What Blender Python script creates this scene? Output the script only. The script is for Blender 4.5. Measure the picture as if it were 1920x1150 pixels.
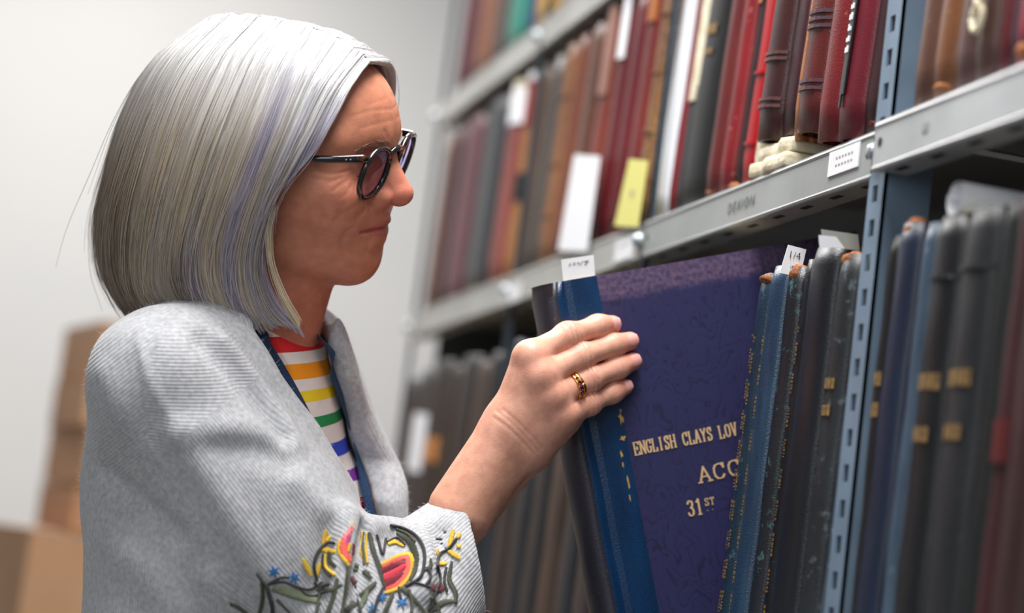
import bpy, bmesh, math, random
import numpy as np
from mathutils import Vector, Matrix, Euler

for _o in list(bpy.data.objects):
    bpy.data.objects.remove(_o, do_unlink=True)
SC = bpy.context.scene
COL = SC.collection
random.seed(7)
RNG = np.random.default_rng(11)

# ------------------------------------------------------------------ camera
# metres; X runs from the aisle into the shelves, Y along the aisle, Z up
FPX = 4000.0                      # focal length in pixels of the 1920 px wide frame (75 mm)
PITCH = math.atan(492 / FPX)
YAW = math.atan(1011 / math.hypot(FPX, 492))
ROLL = math.atan(0.125)
CAM = np.array([0.0, 0.0, 1.21])
FWD = np.array([math.sin(YAW) * math.cos(PITCH), math.cos(YAW) * math.cos(PITCH), math.sin(PITCH)])
_r0 = np.array([math.cos(YAW), -math.sin(YAW), 0.0])
_u0 = np.cross(_r0, FWD)
XC = math.cos(ROLL) * _r0 + math.sin(ROLL) * _u0
YC = -math.sin(ROLL) * _r0 + math.cos(ROLL) * _u0
cam_data = bpy.data.cameras.new('camera')
cam_data.sensor_width = 36.0
cam_data.lens = FPX * 36.0 / 1920.0
cam_data.clip_start = 0.05
cam_data.dof.use_dof = True
cam_data.dof.focus_distance = 1.675
cam_data.dof.aperture_fstop = 2.5
cam = bpy.data.objects.new('camera', cam_data)
COL.objects.link(cam)
_m = Matrix((XC, YC, -FWD)).transposed().to_4x4()
_m.translation = Vector(CAM)
cam.matrix_world = _m
SC.camera = cam

# ------------------------------------------------------------------ world, lamps, exposure
world = bpy.data.worlds.new('world')
SC.world = world
world.use_nodes = True
world.node_tree.nodes['Background'].inputs[0].default_value = (0.93, 0.97, 1.0, 1)
world.node_tree.nodes['Background'].inputs[1].default_value = 0.19


def area_light(name, loc, aim, sx, sy, power, color=(1, 1, 1)):
    d = bpy.data.lights.new(name, 'AREA')
    d.shape = 'RECTANGLE'
    d.size, d.size_y, d.energy, d.color = sx, sy, power, color
    o = bpy.data.objects.new(name, d)
    COL.objects.link(o)
    o.location = loc
    o.rotation_euler = (Vector(aim) - Vector(loc)).to_track_quat('-Z', 'Y').to_euler()
    return o


# fluorescent fittings over the aisle, and a window behind the camera's left shoulder
area_light('ceiling_light_aisle', (0.22, 1.35, 2.75), (0.22, 1.35, 0), 0.5, 1.4, 46, (1.0, 0.985, 0.96))
area_light('ceiling_light_far', (0.15, 3.35, 2.75), (0.15, 3.35, 0), 0.6, 1.4, 30, (1.0, 0.97, 0.94))
area_light('window_light', (-0.9, -0.9, 2.1), (0.4, 1.7, 1.3), 1.4, 1.2, 15, (0.96, 0.98, 1.0))
SC.view_settings.view_transform = 'Standard'
SC.view_settings.look = 'None'
SC.view_settings.gamma = 1.0
SC.view_settings.use_curve_mapping = False
SC.view_settings.exposure = 0.42


# ------------------------------------------------------------------ geometry helpers
def P(px, py, d):
    """world point seen at a pixel of the 1920x1150 frame, d metres in front of the camera"""
    return CAM + d * (FWD + XC * (px - 960) / FPX - YC * (py - 575) / FPX)


def on_plane(px, py, n, q):
    n = np.asarray(n, float)
    r = P(px, py, 1.0) - CAM
    return CAM + r * (((np.asarray(q, float) - CAM) @ n) / (r @ n))


def depth_of(p):
    return float((np.asarray(p) - CAM) @ FWD)


def srgb(r, g, b):
    def f(c):
        c = c / 255.0
        return c / 12.92 if c <= 0.04045 else ((c + 0.055) / 1.055) ** 2.4
    return (f(r), f(g), f(b), 1.0)


def mesh_obj(name, verts, faces, material, parent=None, smooth=False):
    me = bpy.data.meshes.new(name)
    me.from_pydata([tuple(map(float, v)) for v in verts], [], [tuple(f) for f in faces])
    me.update()
    if smooth:
        me.polygons.foreach_set('use_smooth', [True] * len(me.polygons))
    if material is not None:
        me.materials.append(material)
    o = bpy.data.objects.new(name, me)
    COL.objects.link(o)
    if parent is not None:
        o.parent = parent
    return o


def bm_obj(name, bm, material, parent=None, smooth=False):
    me = bpy.data.meshes.new(name)
    bm.normal_update()
    bm.to_mesh(me)
    bm.free()
    if smooth:
        me.polygons.foreach_set('use_smooth', [True] * len(me.polygons))
    me.materials.append(material)
    o = bpy.data.objects.new(name, me)
    COL.objects.link(o)
    if parent is not None:
        o.parent = parent
    return o


def empty(name, loc, rot=(0, 0, 0)):
    o = bpy.data.objects.new(name, None)
    o.empty_display_size = 0.05
    COL.objects.link(o)
    o.location = loc
    o.rotation_euler = rot
    return o


def tag(o, label=None, cat=None, group=None, kind=None):
    if label:
        o['label'] = label
    if cat:
        o['category'] = cat
    if group:
        o['group'] = group
    if kind:
        o['kind'] = kind
    return o


def add_box(bm, lo, hi, bevel=0.0):
    vs = [bm.verts.new((x, y, z)) for x in (lo[0], hi[0]) for y in (lo[1], hi[1]) for z in (lo[2], hi[2])]
    idx = ((0, 1, 3, 2), (4, 6, 7, 5), (0, 4, 5, 1), (2, 3, 7, 6), (0, 2, 6, 4), (1, 5, 7, 3))
    fs = [bm.faces.new([vs[i] for i in f]) for f in idx]
    if bevel > 0:
        es = list({e for f in fs for e in f.edges})
        bmesh.ops.bevel(bm, geom=es, offset=bevel, segments=2, profile=0.6, affect='EDGES')


def box_obj(name, lo, hi, material, parent=None, bevel=0.0, smooth=False):
    bm = bmesh.new()
    add_box(bm, lo, hi, bevel)
    return bm_obj(name, bm, material, parent, smooth)


def add_cyl(bm, p0, p1, r0, r1=None, seg=12, cap=True):
    r1 = r0 if r1 is None else r1
    p0, p1 = Vector(p0), Vector(p1)
    d = (p1 - p0).normalized()
    a = d.orthogonal().normalized()
    b = d.cross(a)
    ra = [bm.verts.new(p0 + (a * math.cos(t) + b * math.sin(t)) * r0) for t in [2 * math.pi * i / seg for i in range(seg)]]
    rb = [bm.verts.new(p1 + (a * math.cos(t) + b * math.sin(t)) * r1) for t in [2 * math.pi * i / seg for i in range(seg)]]
    for i in range(seg):
        j = (i + 1) % seg
        bm.faces.new((ra[i], ra[j], rb[j], rb[i]))
    if cap:
        bm.faces.new(ra[::-1])
        bm.faces.new(rb)


def catmull(pts, n):
    """n points on a Catmull-Rom curve through pts (k, d)"""
    pts = np.asarray(pts, float)
    k = len(pts)
    ext = np.vstack([2 * pts[0] - pts[1], pts, 2 * pts[-1] - pts[-2]])
    t = np.linspace(0, k - 1 - 1e-9, n)
    i = t.astype(int)
    u = (t - i)[:, None]
    a, b, c, d = ext[i], ext[i + 1], ext[i + 2], ext[i + 3]
    return 0.5 * (2 * b + (c - a) * u + (2 * a - 5 * b + 4 * c - d) * u ** 2 + (3 * b - a - 3 * c + d) * u ** 3)


def tube_mesh(pts, radii, seg=8, flat=None):
    """verts, faces of a tube along pts; flat = (normals, factor) squashes it along the given normals"""
    pts = np.asarray(pts, float)
    n = len(pts)
    radii = np.broadcast_to(np.asarray(radii, float), (n,))
    tan = np.gradient(pts, axis=0)
    tan /= np.linalg.norm(tan, axis=1)[:, None] + 1e-12
    vs, fs = [], []
    ref = None
    for i in range(n):
        t = tan[i]
        if flat is not None:
            a = flat[0][i] - t * (flat[0][i] @ t)
        else:
            if ref is None:
                ref = np.cross(t, [0.3, 0.5, 0.81])
            a = ref - t * (ref @ t)
        a = a / (np.linalg.norm(a) + 1e-12)
        ref = a
        b = np.cross(t, a)
        for k in range(seg):
            th = 2 * math.pi * k / seg
            ka = flat[1] if flat is not None else 1.0
            vs.append(pts[i] + radii[i] * (a * math.cos(th) * ka + b * math.sin(th)))
    for i in range(n - 1):
        for k in range(seg):
            k2 = (k + 1) % seg
            fs.append((i * seg + k, i * seg + k2, (i + 1) * seg + k2, (i + 1) * seg + k))
    fs.append(tuple(range(seg))[::-1])
    fs.append(tuple((n - 1) * seg + k for k in range(seg)))
    return vs, fs


# ------------------------------------------------------------------ materials
def nt(name):
    m = bpy.data.materials.new(name)
    m.use_nodes = True
    t = m.node_tree
    return m, t, t.nodes['Principled BSDF']


def plain(name, col, rough=0.5, metal=0.0, spec=0.5, noise=None, bump=None, coat=0.0, sss=None, sheen=0.0):
    """principled; noise = (scale, second colour, detail[, lo, hi]) mottles it, bump = (scale, strength) roughens it"""
    m, t, b = nt(name)
    b.inputs['Base Color'].default_value = col
    b.inputs['Roughness'].default_value = rough
    b.inputs['Metallic'].default_value = metal
    b.inputs['Specular IOR Level'].default_value = spec
    b.inputs['Coat Weight'].default_value = coat
    b.inputs['Sheen Weight'].default_value = sheen
    if sss:
        b.inputs['Subsurface Weight'].default_value = sss[0]
        b.inputs['Subsurface Radius'].default_value = sss[1]
        b.inputs['Subsurface Scale'].default_value = sss[2]
    if noise or bump:
        tc = t.nodes.new('ShaderNodeTexCoord')
    if noise:
        n = t.nodes.new('ShaderNodeTexNoise')
        n.inputs['Scale'].default_value = noise[0]
        n.inputs['Detail'].default_value = noise[2]
        r = t.nodes.new('ShaderNodeValToRGB')
        lo, hi = (noise[3], noise[4]) if len(noise) > 3 else (0.35, 0.65)
        r.color_ramp.elements[0].position, r.color_ramp.elements[1].position = lo, hi
        r.color_ramp.elements[0].color, r.color_ramp.elements[1].color = col, noise[1]
        t.links.new(tc.outputs['Object'], n.inputs['Vector'])
        t.links.new(n.outputs['Fac'], r.inputs['Fac'])
        t.links.new(r.outputs['Color'], b.inputs['Base Color'])
    if bump:
        n2 = t.nodes.new('ShaderNodeTexNoise')
        n2.inputs['Scale'].default_value = bump[0]
        n2.inputs['Detail'].default_value = 4
        bp = t.nodes.new('ShaderNodeBump')
        bp.inputs['Strength'].default_value = bump[1]
        bp.inputs['Distance'].default_value = 0.002
        t.links.new(tc.outputs['Object'], n2.inputs['Vector'])
        t.links.new(n2.outputs['Fac'], bp.inputs['Height'])
        t.links.new(bp.outputs['Normal'], b.inputs['Normal'])
    return m


def leather(name, c1, c2, worn=None, rough=0.42, scale=1.0, wear=0.62, streak=True):
    """old bookbinding: vertical streaks and blotches of c1 / c2, scuffs of the colour 'worn'"""
    m, t, b = nt(name)
    tc = t.nodes.new('ShaderNodeTexCoord')
    mp = t.nodes.new('ShaderNodeMapping')
    mp.inputs['Scale'].default_value = (1, 1, 0.22 if streak else 1)
    n = t.nodes.new('ShaderNodeTexNoise')
    n.inputs['Scale'].default_value = 48 * scale
    n.inputs['Detail'].default_value = 6
    n.inputs['Roughness'].default_value = 0.6
    r = t.nodes.new('ShaderNodeValToRGB')
    r.color_ramp.elements[0].position, r.color_ramp.elements[1].position = 0.33, 0.68
    r.color_ramp.elements[0].color, r.color_ramp.elements[1].color = c1, c2
    L = t.links.new
    L(tc.outputs['Object'], mp.inputs['Vector'])
    L(mp.outputs['Vector'], n.inputs['Vector'])
    L(n.outputs['Fac'], r.inputs['Fac'])
    out = r.outputs['Color']
    if worn:
        n3 = t.nodes.new('ShaderNodeTexNoise')
        n3.inputs['Scale'].default_value = 95 * scale
        n3.inputs['Detail'].default_value = 8
        n3.inputs['Roughness'].default_value = 0.7
        L(tc.outputs['Object'], n3.inputs['Vector'])
        r3 = t.nodes.new('ShaderNodeValToRGB')
        r3.color_ramp.elements[0].position, r3.color_ramp.elements[1].position = wear, min(wear + 0.06, 1.0)
        L(n3.outputs['Fac'], r3.inputs['Fac'])
        mx = t.nodes.new('ShaderNodeMix')
        mx.data_type = 'RGBA'
        L(r3.outputs['Color'], mx.inputs['Factor'])
        L(out, mx.inputs['A'])
        mx.inputs['B'].default_value = worn
        out = mx.outputs['Result']
    L(out, b.inputs['Base Color'])
    b.inputs['Roughness'].default_value = rough
    v = t.nodes.new('ShaderNodeTexVoronoi')
    v.inputs['Scale'].default_value = 700
    L(tc.outputs['Object'], v.inputs['Vector'])
    bp = t.nodes.new('ShaderNodeBump')
    bp.inputs['Strength'].default_value = 0.18
    bp.inputs['Distance'].default_value = 0.001
    L(v.outputs['Distance'], bp.inputs['Height'])
    L(bp.outputs['Normal'], b.inputs['Normal'])
    return m

# ================================================================== the setting
M_WALL = plain('painted_wall', srgb(214, 212, 211), 0.85, noise=(1.3, srgb(207, 207, 206), 2))
M_FLOOR = plain('grey_lino', srgb(120, 118, 114), 0.6, noise=(30, srgb(108, 106, 103), 5))
tag(box_obj('floor', (-2.6, -1.0, -0.08), (1.6, 4.6, 0.0), M_FLOOR), 'grey lino floor of the archive room', 'floor', kind='structure')
tag(box_obj('wall_back', (-2.6, 4.6, 0.0), (1.6, 4.72, 2.9), M_WALL), 'plain pale grey end wall behind the woman', 'wall', kind='structure')

# ------------------------------------------------------------------ steel shelving
X0 = 0.6115                       # front plane of the shelving
ZC, ZA, ZB = 1.076, 1.5596, 1.8743
BAYS = [(0.90, 1.397), (1.420, 1.951), (1.960, 2.460), (2.469, 3.022)]
UPR = [1.408, 1.9555, 2.4645, 3.028]
SHELF_D = 0.30
M_STEEL = plain('shelf_grey_paint', srgb(150, 154, 154), 0.42, noise=(9, srgb(136, 139, 138), 6), bump=(60, 0.05))
M_STEEL2 = plain('shelf_pale_paint', srgb(178, 180, 182), 0.4, noise=(10, srgb(158, 160, 162), 6), bump=(60, 0.05))
M_STEEL3 = plain('shelf_warm_grey_paint', srgb(170, 170, 166), 0.45, noise=(9, srgb(150, 150, 147), 6))
M_UPR = plain('upright_blue_grey_paint', srgb(112, 131, 150), 0.4, noise=(14, srgb(98, 116, 134), 5), bump=(80, 0.05))
M_UPR_SHADE = plain('upright_shade_paint', srgb(66, 78, 88), 0.5, noise=(14, srgb(56, 66, 76), 5))  # same upright paint darkened, puts shade into the far posts
M_BOLT = plain('zinc_bolt', srgb(190, 200, 205), 0.3, metal=0.7)
M_DARK = plain('slot_shadow', srgb(22, 23, 25), 0.8)
M_CARD = plain('white_card', srgb(228, 228, 230), 0.7, noise=(40, srgb(216, 216, 219), 3))
M_INK = plain('black_ink', srgb(28, 28, 32), 0.7)
M_PENCIL = plain('grey_pencil', srgb(138, 138, 142), 0.8)
M_STAMP = plain('worn_stamp', srgb(80, 83, 88), 0.7)
M_GILT = plain('gilt', srgb(224, 188, 138), 0.42, metal=0.1)
M_GILT_DULL = plain('dull_gilt', srgb(150, 118, 70), 0.55, metal=0.1, noise=(300, srgb(96, 76, 50), 3))

shelving = tag(empty('steel_shelving', (X0, 1.9, 0)), 'blue-grey slotted steel shelving holding rows of old books', 'shelving')
SH = Vector((X0, 1.9, 0))


def rel(lo, hi):
    return tuple(Vector(lo) - SH), tuple(Vector(hi) - SH)


def upright(y, front=True):
    """slotted angle post: a flange with oval slots towards the aisle, a flange into the shelf"""
    bm = bmesh.new()
    w, th, z1 = (0.028 if y < 1.5 else 0.007), 0.0022, 2.15
    x = (0.0 if y < 1.5 else 0.003) if front else SHELF_D - 0.03
    ya, yb = y - w / 2, y + w / 2
    pitch = 0.0254
    k = 0
    z = 0.0
    while z < z1:                     # strips with a slot left open in each
        top = min(z + pitch, z1)
        sw = 0.0045 if y < 1.5 else 0.0015
        sl = z + 0.006
        st = z + 0.0185
        if st < top:
            ym = y + (0.002 if y < 1.5 else 0.0)
            add_box(bm, (x, ya, z), (x + th, ym - sw, top))
            add_box(bm, (x, ym + sw, z), (x + th, yb, top))
            add_box(bm, (x, ym - sw, z), (x + th, ym + sw, sl))
            add_box(bm, (x, ym - sw, st), (x + th, ym + sw, top))
        else:
            add_box(bm, (x, ya, z), (x + th, yb, top))
        z = top
        k += 1
    add_box(bm, (x, ya, 0), (x + (0.036 if y < 1.5 else 0.006), ya + th, z1))
    bmesh.ops.translate(bm, verts=bm.verts, vec=(0, -SH.y, 0))
    bmesh.ops.remove_doubles(bm, verts=bm.verts, dist=1e-6)
    o = bm_obj('upright_post', bm, M_UPR if y < 1.5 else M_UPR_SHADE, shelving)
    return o


for y in UPR:
    upright(y)
    upright(y, False)


def bolt(px_parent, p, r=0.008):
    bm = bmesh.new()
    add_cyl(bm, (p[0] - 0.006, p[1], p[2]), (p[0], p[1], p[2]), r * 0.8, r, 14)
    add_cyl(bm, (p[0] - 0.009, p[1], p[2]), (p[0] - 0.006, p[1], p[2]), r * 0.45, r * 0.8, 14)
    bmesh.ops.translate(bm, verts=bm.verts, vec=-SH)
    return bm_obj('bolt', bm, M_BOLT, px_parent, True)


def shelf(bay, z, lip, material, proud=0.0):
    """pressed steel tray: deck, front lip with a rolled top edge, return flange with slots beneath"""
    y0, y1 = bay
    xf = X0 - proud
    bm = bmesh.new()
    t = 0.0016
    add_box(bm, (xf, y0, z - 0.004), (X0 + SHELF_D, y1, z))                 # deck
    add_box(bm, (xf, y0, z - lip), (xf + t, y1, z - 0.004), 0)                # lip
    add_box(bm, (xf, y0, z - lip - t), (xf + 0.026, y1, z - lip))           # return flange
    add_box(bm, (X0 + SHELF_D - t, y0, z - lip), (X0 + SHELF_D, y1, z - 0.004))
    add_cyl(bm, (xf + 0.0016, y0, z - 0.0030), (xf + 0.0016, y1, z - 0.0030), 0.0026, seg=8)
    add_cyl(bm, (xf + 0.0018, y0, z - lip - 0.0002), (xf + 0.0018, y1, z - lip - 0.0002), 0.0024, seg=8)
    bmesh.ops.translate(bm, verts=bm.verts, vec=-SH)
    o = bm_obj('shelf', bm, material, shelving)
    n = 9
    for i in range(n):
        ym = y0 + (y1 - y0) * (i + 0.5) / n
        box_obj('slot', *rel((xf + 0.009, ym - 0.009, z - lip - t - 0.0004), (xf + 0.014, ym + 0.009, z - lip - t + 0.0003)), M_DARK, o)
    for ym in (y0 + 0.010, y1 - 0.010):
        bm = bmesh.new()
        add_cyl(bm, (xf - 0.0004, ym, z - 0.016), (xf + 0.001, ym, z - 0.016), 0.0035, seg=10)
        bmesh.ops.translate(bm, verts=bm.verts, vec=-SH)
        bm_obj('bolt_hole', bm, M_DARK, o)
    return o


SHELVES = {}
for i, b in enumerate(BAYS):
    SHELVES['A', i] = shelf(b, ZA, 0.034 if i else 0.034, (M_STEEL2, M_STEEL, M_STEEL3, M_STEEL3)[i], 0.010 if i == 0 else 0.0)
    SHELVES['C', i] = shelf(b, ZC, 0.034, (M_STEEL2, M_STEEL, M_STEEL3, M_STEEL3)[i])
    if i > 0:
        SHELVES['B', i] = shelf(b, ZB, 0.034, (M_STEEL2, M_STEEL, M_STEEL3, M_STEEL3)[i])
for y in UPR:
    for z in (ZC, ZA, ZB):
        bolt(shelving, (X0, y + 0.002, z - 0.018))

# added dark sheet standing in for the shade behind the books
M_SHELF_SHADE = plain('shelf_shade_dark', srgb(58, 60, 62), 0.8)
box_obj('added_shade_back', *rel((X0 + SHELF_D + 0.002, 0.9, 0.0), (X0 + SHELF_D + 0.008, 3.04, 2.15)), M_SHELF_SHADE, shelving)


box_obj('added_shade_end', *rel((X0 + 0.045, 3.034, 0.0), (X0 + SHELF_D, 3.037, 2.15)), M_SHELF_SHADE, shelving)  # added dark sheet for shade at the shelf end, covers the pale wall

# ------------------------------------------------------------------ lettering (flat text turned into mesh)
def text_obj(name, body, size, matrix, material, parent, extrude=0.00015, spacing=1.0, shear=0.0, bold=0.0, align='LEFT'):
    cu = bpy.data.curves.new(name, 'FONT')
    cu.body = body
    cu.size = size
    cu.extrude = extrude
    cu.space_character = spacing
    cu.shear = shear
    cu.offset = bold
    cu.align_x = align
    cu.resolution_u = 3
    tmp = bpy.data.objects.new(name, cu)
    COL.objects.link(tmp)
    bpy.context.view_layer.update()
    me = bpy.data.meshes.new_from_object(tmp.evaluated_get(bpy.context.evaluated_depsgraph_get()))
    bpy.data.objects.remove(tmp, do_unlink=True)
    bpy.data.curves.remove(cu)
    me.materials.clear()
    me.materials.append(material)
    me.transform(matrix)
    me.name = name
    o = bpy.data.objects.new(name, me)
    COL.objects.link(o)
    o.parent = parent
    return o


def basis(x, y, z, o):
    m = Matrix((Vector(x).normalized(), Vector(y).normalized(), Vector(z).normalized())).transposed().to_4x4()
    m.translation = Vector(o)
    return m


def shelf_pt(px, py, proud=0.0):
    return on_plane(px, py, (1, 0, 0), (X0 - proud, 0, 0))


# text on the aisle side of the shelf reads from far (left) to near (right): x axis = -Y
q = Vector(shelf_pt(1363, 402, 0.0007)) - SH
text_obj('maker_stamp', 'DEXION', 0.0135, basis((0, -1, 0), (0, 0, 1), (-1, 0, 0), q), M_STAMP, SHELVES['A', 1], spacing=1.35, shear=0.12, bold=-0.0002)


def shelf_card(corners, owner, lines=2, mat=M_CARD):
    """white card stuck to a shelf lip, given by two opposite pixels"""
    (ax, ay), (bx, by) = corners
    a, b = shelf_pt(ax, ay, 0.001), shelf_pt(bx, by, 0.001)
    lo = (X0 - 0.0012, min(a[1], b[1]), min(a[2], b[2]))
    hi = (X0 - 0.0002, max(a[1], b[1]), max(a[2], b[2]))
    c = box_obj('shelf_label', *rel(lo, hi), mat, owner)
    for k in range(lines):
        zz = lo[2] + (hi[2] - lo[2]) * (0.66 - 0.3 * k)
        ya, yb = lo[1] + (hi[1] - lo[1]) * 0.2, hi[1] - (hi[1] - lo[1]) * 0.2
        n = 6
        for i in range(n):
            y = ya + (yb - ya) * i / n
            box_obj('pencil_mark', *rel((X0 - 0.0014, y, zz - 0.0008), (X0 - 0.0011, y + (yb - ya) / n * 0.5, zz + 0.0008)), M_PENCIL, c)
    return c


shelf_card(((1556, 287), (1608, 312)), SHELVES['A', 1])
shelf_card(((1155, 452), (1183, 482)), SHELVES['A', 2], 1)
shelf_card(((945, 540), (972, 562)), SHELVES['A', 3], 0)
p = shelf_pt(1732, 238, 0.0115)
box_obj('ink_mark', *rel((X0 - 0.0107, p[1] - 0.004, p[2] - 0.003), (X0 - 0.0099, p[1] + 0.004, p[2] + 0.003)), M_PENCIL, SHELVES['A', 0])

# ------------------------------------------------------------------ cardboard boxes by the wall
M_BOX = plain('brown_cardboard', srgb(184, 142, 108), 0.8, noise=(6, srgb(172, 130, 96), 4))
M_BOX2 = plain('darker_cardboard', srgb(170, 128, 94), 0.8, noise=(6, srgb(158, 116, 84), 4))
M_TAPE = plain('parcel_tape', srgb(160, 112, 70), 0.35)


def carton(loc, size, rz, label, mat, group=None):
    o = empty('cardboard_box', loc, (0, 0, rz))
    tag(o, label, 'box', group)
    x, y, z = size[0] / 2, size[1] / 2, size[2]
    box_obj('body', (-x, -y, 0), (x, y, z - 0.004), mat, o, 0.003)
    box_obj('flap', (-x, -y, z - 0.0035), (-0.0015, y, z), mat, o)
    box_obj('flap', (0.0015, -y, z - 0.0035), (x, y, z), mat, o)
    box_obj('tape', (-0.024, -y - 0.0006, z - 0.06), (0.024, y + 0.0006, z + 0.0006), M_TAPE, o)
    return o


bd = 3.25
bl = P(128, 600, bd)
ang = math.radians(9)
xc = bl[0] + 0.193
heights = [(0.078, 0.0), (0.095, 0.004), (0.085, -0.003), (0.092, 0.003)]
zbig = float(P(75, 990, bd)[2])
z = zbig
names = ['flat cardboard box lowest in the stack on the tall box', 'flat cardboard box second up in the stack by the wall',
         'flat cardboard box third up in the stack by the wall', 'flat cardboard box on top of the stack by the wall']
ztop = float(P(150, 598, bd)[2])
hs = (ztop - zbig) / sum(h for h, _ in heights)
for (h, dx), nm in zip(heights, names):
    carton((xc + dx, bl[1] + 0.1, z), (0.34, 0.26, h * hs - 0.002), ang + dx * 6, nm, M_BOX if h > 0.08 else M_BOX2, 'flat boxes stacked by the wall')
    z += h * hs
carton((xc - 0.035, bl[1] + 0.06, zbig / 2), (0.40, 0.34, zbig / 2 - 0.002), ang, 'tall plain cardboard box under the stack of flat boxes', M_BOX)
carton((xc - 0.03, bl[1] + 0.07, 0), (0.42, 0.36, zbig / 2 - 0.002), ang, 'large cardboard box standing on the floor below the others', M_BOX2)

# ================================================================== books
M_PAGE = plain('page_edges', srgb(196, 182, 152), 0.9, noise=(200, srgb(170, 154, 122), 4))
M_CREAM = plain('cream_paper', srgb(222, 214, 192), 0.85, noise=(60, srgb(196, 184, 154), 6), bump=(150, 0.5))
M_WHITE = plain('white_paper', srgb(232, 233, 238), 0.75)
M_WHITEGLOSS = plain('white_gloss_board', srgb(226, 229, 236), 0.35)
M_YELLOW = plain('yellow_paper_slip', srgb(214, 208, 120), 0.8)
M_TAN = plain('torn_tan_leather', srgb(206, 140, 72), 0.8, noise=(120, srgb(150, 88, 44), 6), bump=(220, 0.8))
M_ORANGE = plain('worn_orange_leather', srgb(172, 104, 48), 0.85, noise=(160, srgb(112, 64, 32), 6), bump=(260, 0.9))
M_BLACKTAPE = plain('embossed_black_tape', srgb(30, 30, 32), 0.35)


def book_profile(t, depth, bulge, board=0.0032, seg=9, hinge=0.006):
    """outer and inner outline (x into the shelf, y thickness) of the case, an open C"""
    h = t / 2
    outer = [(depth, -h), (hinge * 2.2, -h), (hinge * 1.3, -h + hinge * 0.22), (hinge * 0.5, -h + 0.0003)]
    for i in range(seg + 1):
        a = math.pi * (i / seg - 0.5)
        outer.append((-bulge * math.cos(a) ** 0.9 if abs(math.cos(a)) > 1e-9 else 0.0, h * math.sin(a) * 0.985))
    outer += [(hinge * 0.5, h - 0.0003), (hinge * 1.3, h - hinge * 0.22), (hinge * 2.2, h), (depth, h)]
    inner = []
    for x, y in outer:
        k = max(0.0, 1 - board / h)
        inner.append((x + (board if x <= 0.001 else 0.0), y * k))
    return outer, inner


def case_mesh(t, height, depth, bulge, wob=0.0, seed=0, nz=9, sag=0.0):
    out, inn = book_profile(t, depth, bulge)
    n = len(out)
    rng = np.random.default_rng(seed)
    verts, faces = [], []
    ph = rng.uniform(0, 6.28, 4)
    for k in range(nz + 1):
        z = height * k / nz
        end = min(z, height - z)
        round_in = 0.0025 * math.exp(-end / 0.004)
        for prof in (out, inn):
            for (x, y) in prof:
                dx = dy = 0.0
                if x < 0.008:
                    dx = wob * (0.6 * math.sin(z * 46 + ph[0]) + 0.4 * math.sin(z * 95 + ph[1] + y * 160)) + round_in
                    dy = wob * 0.7 * math.sin(z * 30 + ph[2])
                    dx += sag * math.sin(math.pi * z / height)
                verts.append((x + dx, y + dy, z))
    m = 2 * n
    for k in range(nz):
        a, b = k * m, (k + 1) * m
        for i in range(n - 1):
            faces.append((a + i, b + i, b + i + 1, a + i + 1))
            faces.append((a + n + i, a + n + i + 1, b + n + i + 1, b + n + i))
        for i in (0, n - 1):
            f = (a + i, a + n + i, b + n + i, b + i)
            faces.append(f if i == 0 else f[::-1])
    for i in range(n - 1):
        faces.append((i, i + 1, n + i + 1, n + i))
        q = nz * m
        faces.append((q + i, q + n + i, q + n + i + 1, q + i + 1))
    return verts, faces


def spine_patch(t, bulge, z0, z1, y0, y1, lift=0.0006, thick=0.0012, ny=5, wob=None):
    """a curved plate hugging the spine between two heights; y0, y1 as fractions -1..1 of the thickness"""
    h = t / 2
    vs, fs = [], []
    for s, off in ((0, lift), (1, lift + thick)):
        for zz in (z0, z1):
            for i in range(ny + 1):
                y = y0 + (y1 - y0) * i / ny
                a = math.asin(max(-1, min(1, y)))
                vs.append((-(bulge + off) * math.cos(a) ** 0.9 - off * 0.3, h * y * (1 + off / h * 0.4), zz))
    n = ny + 1
    for i in range(ny):
        fs.append((2 * n + i, 2 * n + i + 1, 3 * n + i + 1, 3 * n + i))
        fs.append((i, n + i, n + i + 1, i + 1))
        fs.append((i, i + 1, 2 * n + i + 1, 2 * n + i))
        fs.append((n + i, 3 * n + i, 3 * n + i + 1, n + i + 1))
    fs.append((0, 2 * n, 3 * n, n))
    fs.append((n - 1, 2 * n - 1, 4 * n - 1, 3 * n - 1))
    return vs, fs


BOOK_N = [0]


def round_back(o):
    """smooth shading on the rounded spine only"""
    me = o.data
    for p_ in me.polygons:
        if abs(p_.normal.z) < 0.5 and all(me.vertices[i].co.x < 0.0062 for i in p_.vertices):
            p_.use_smooth = True



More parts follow.
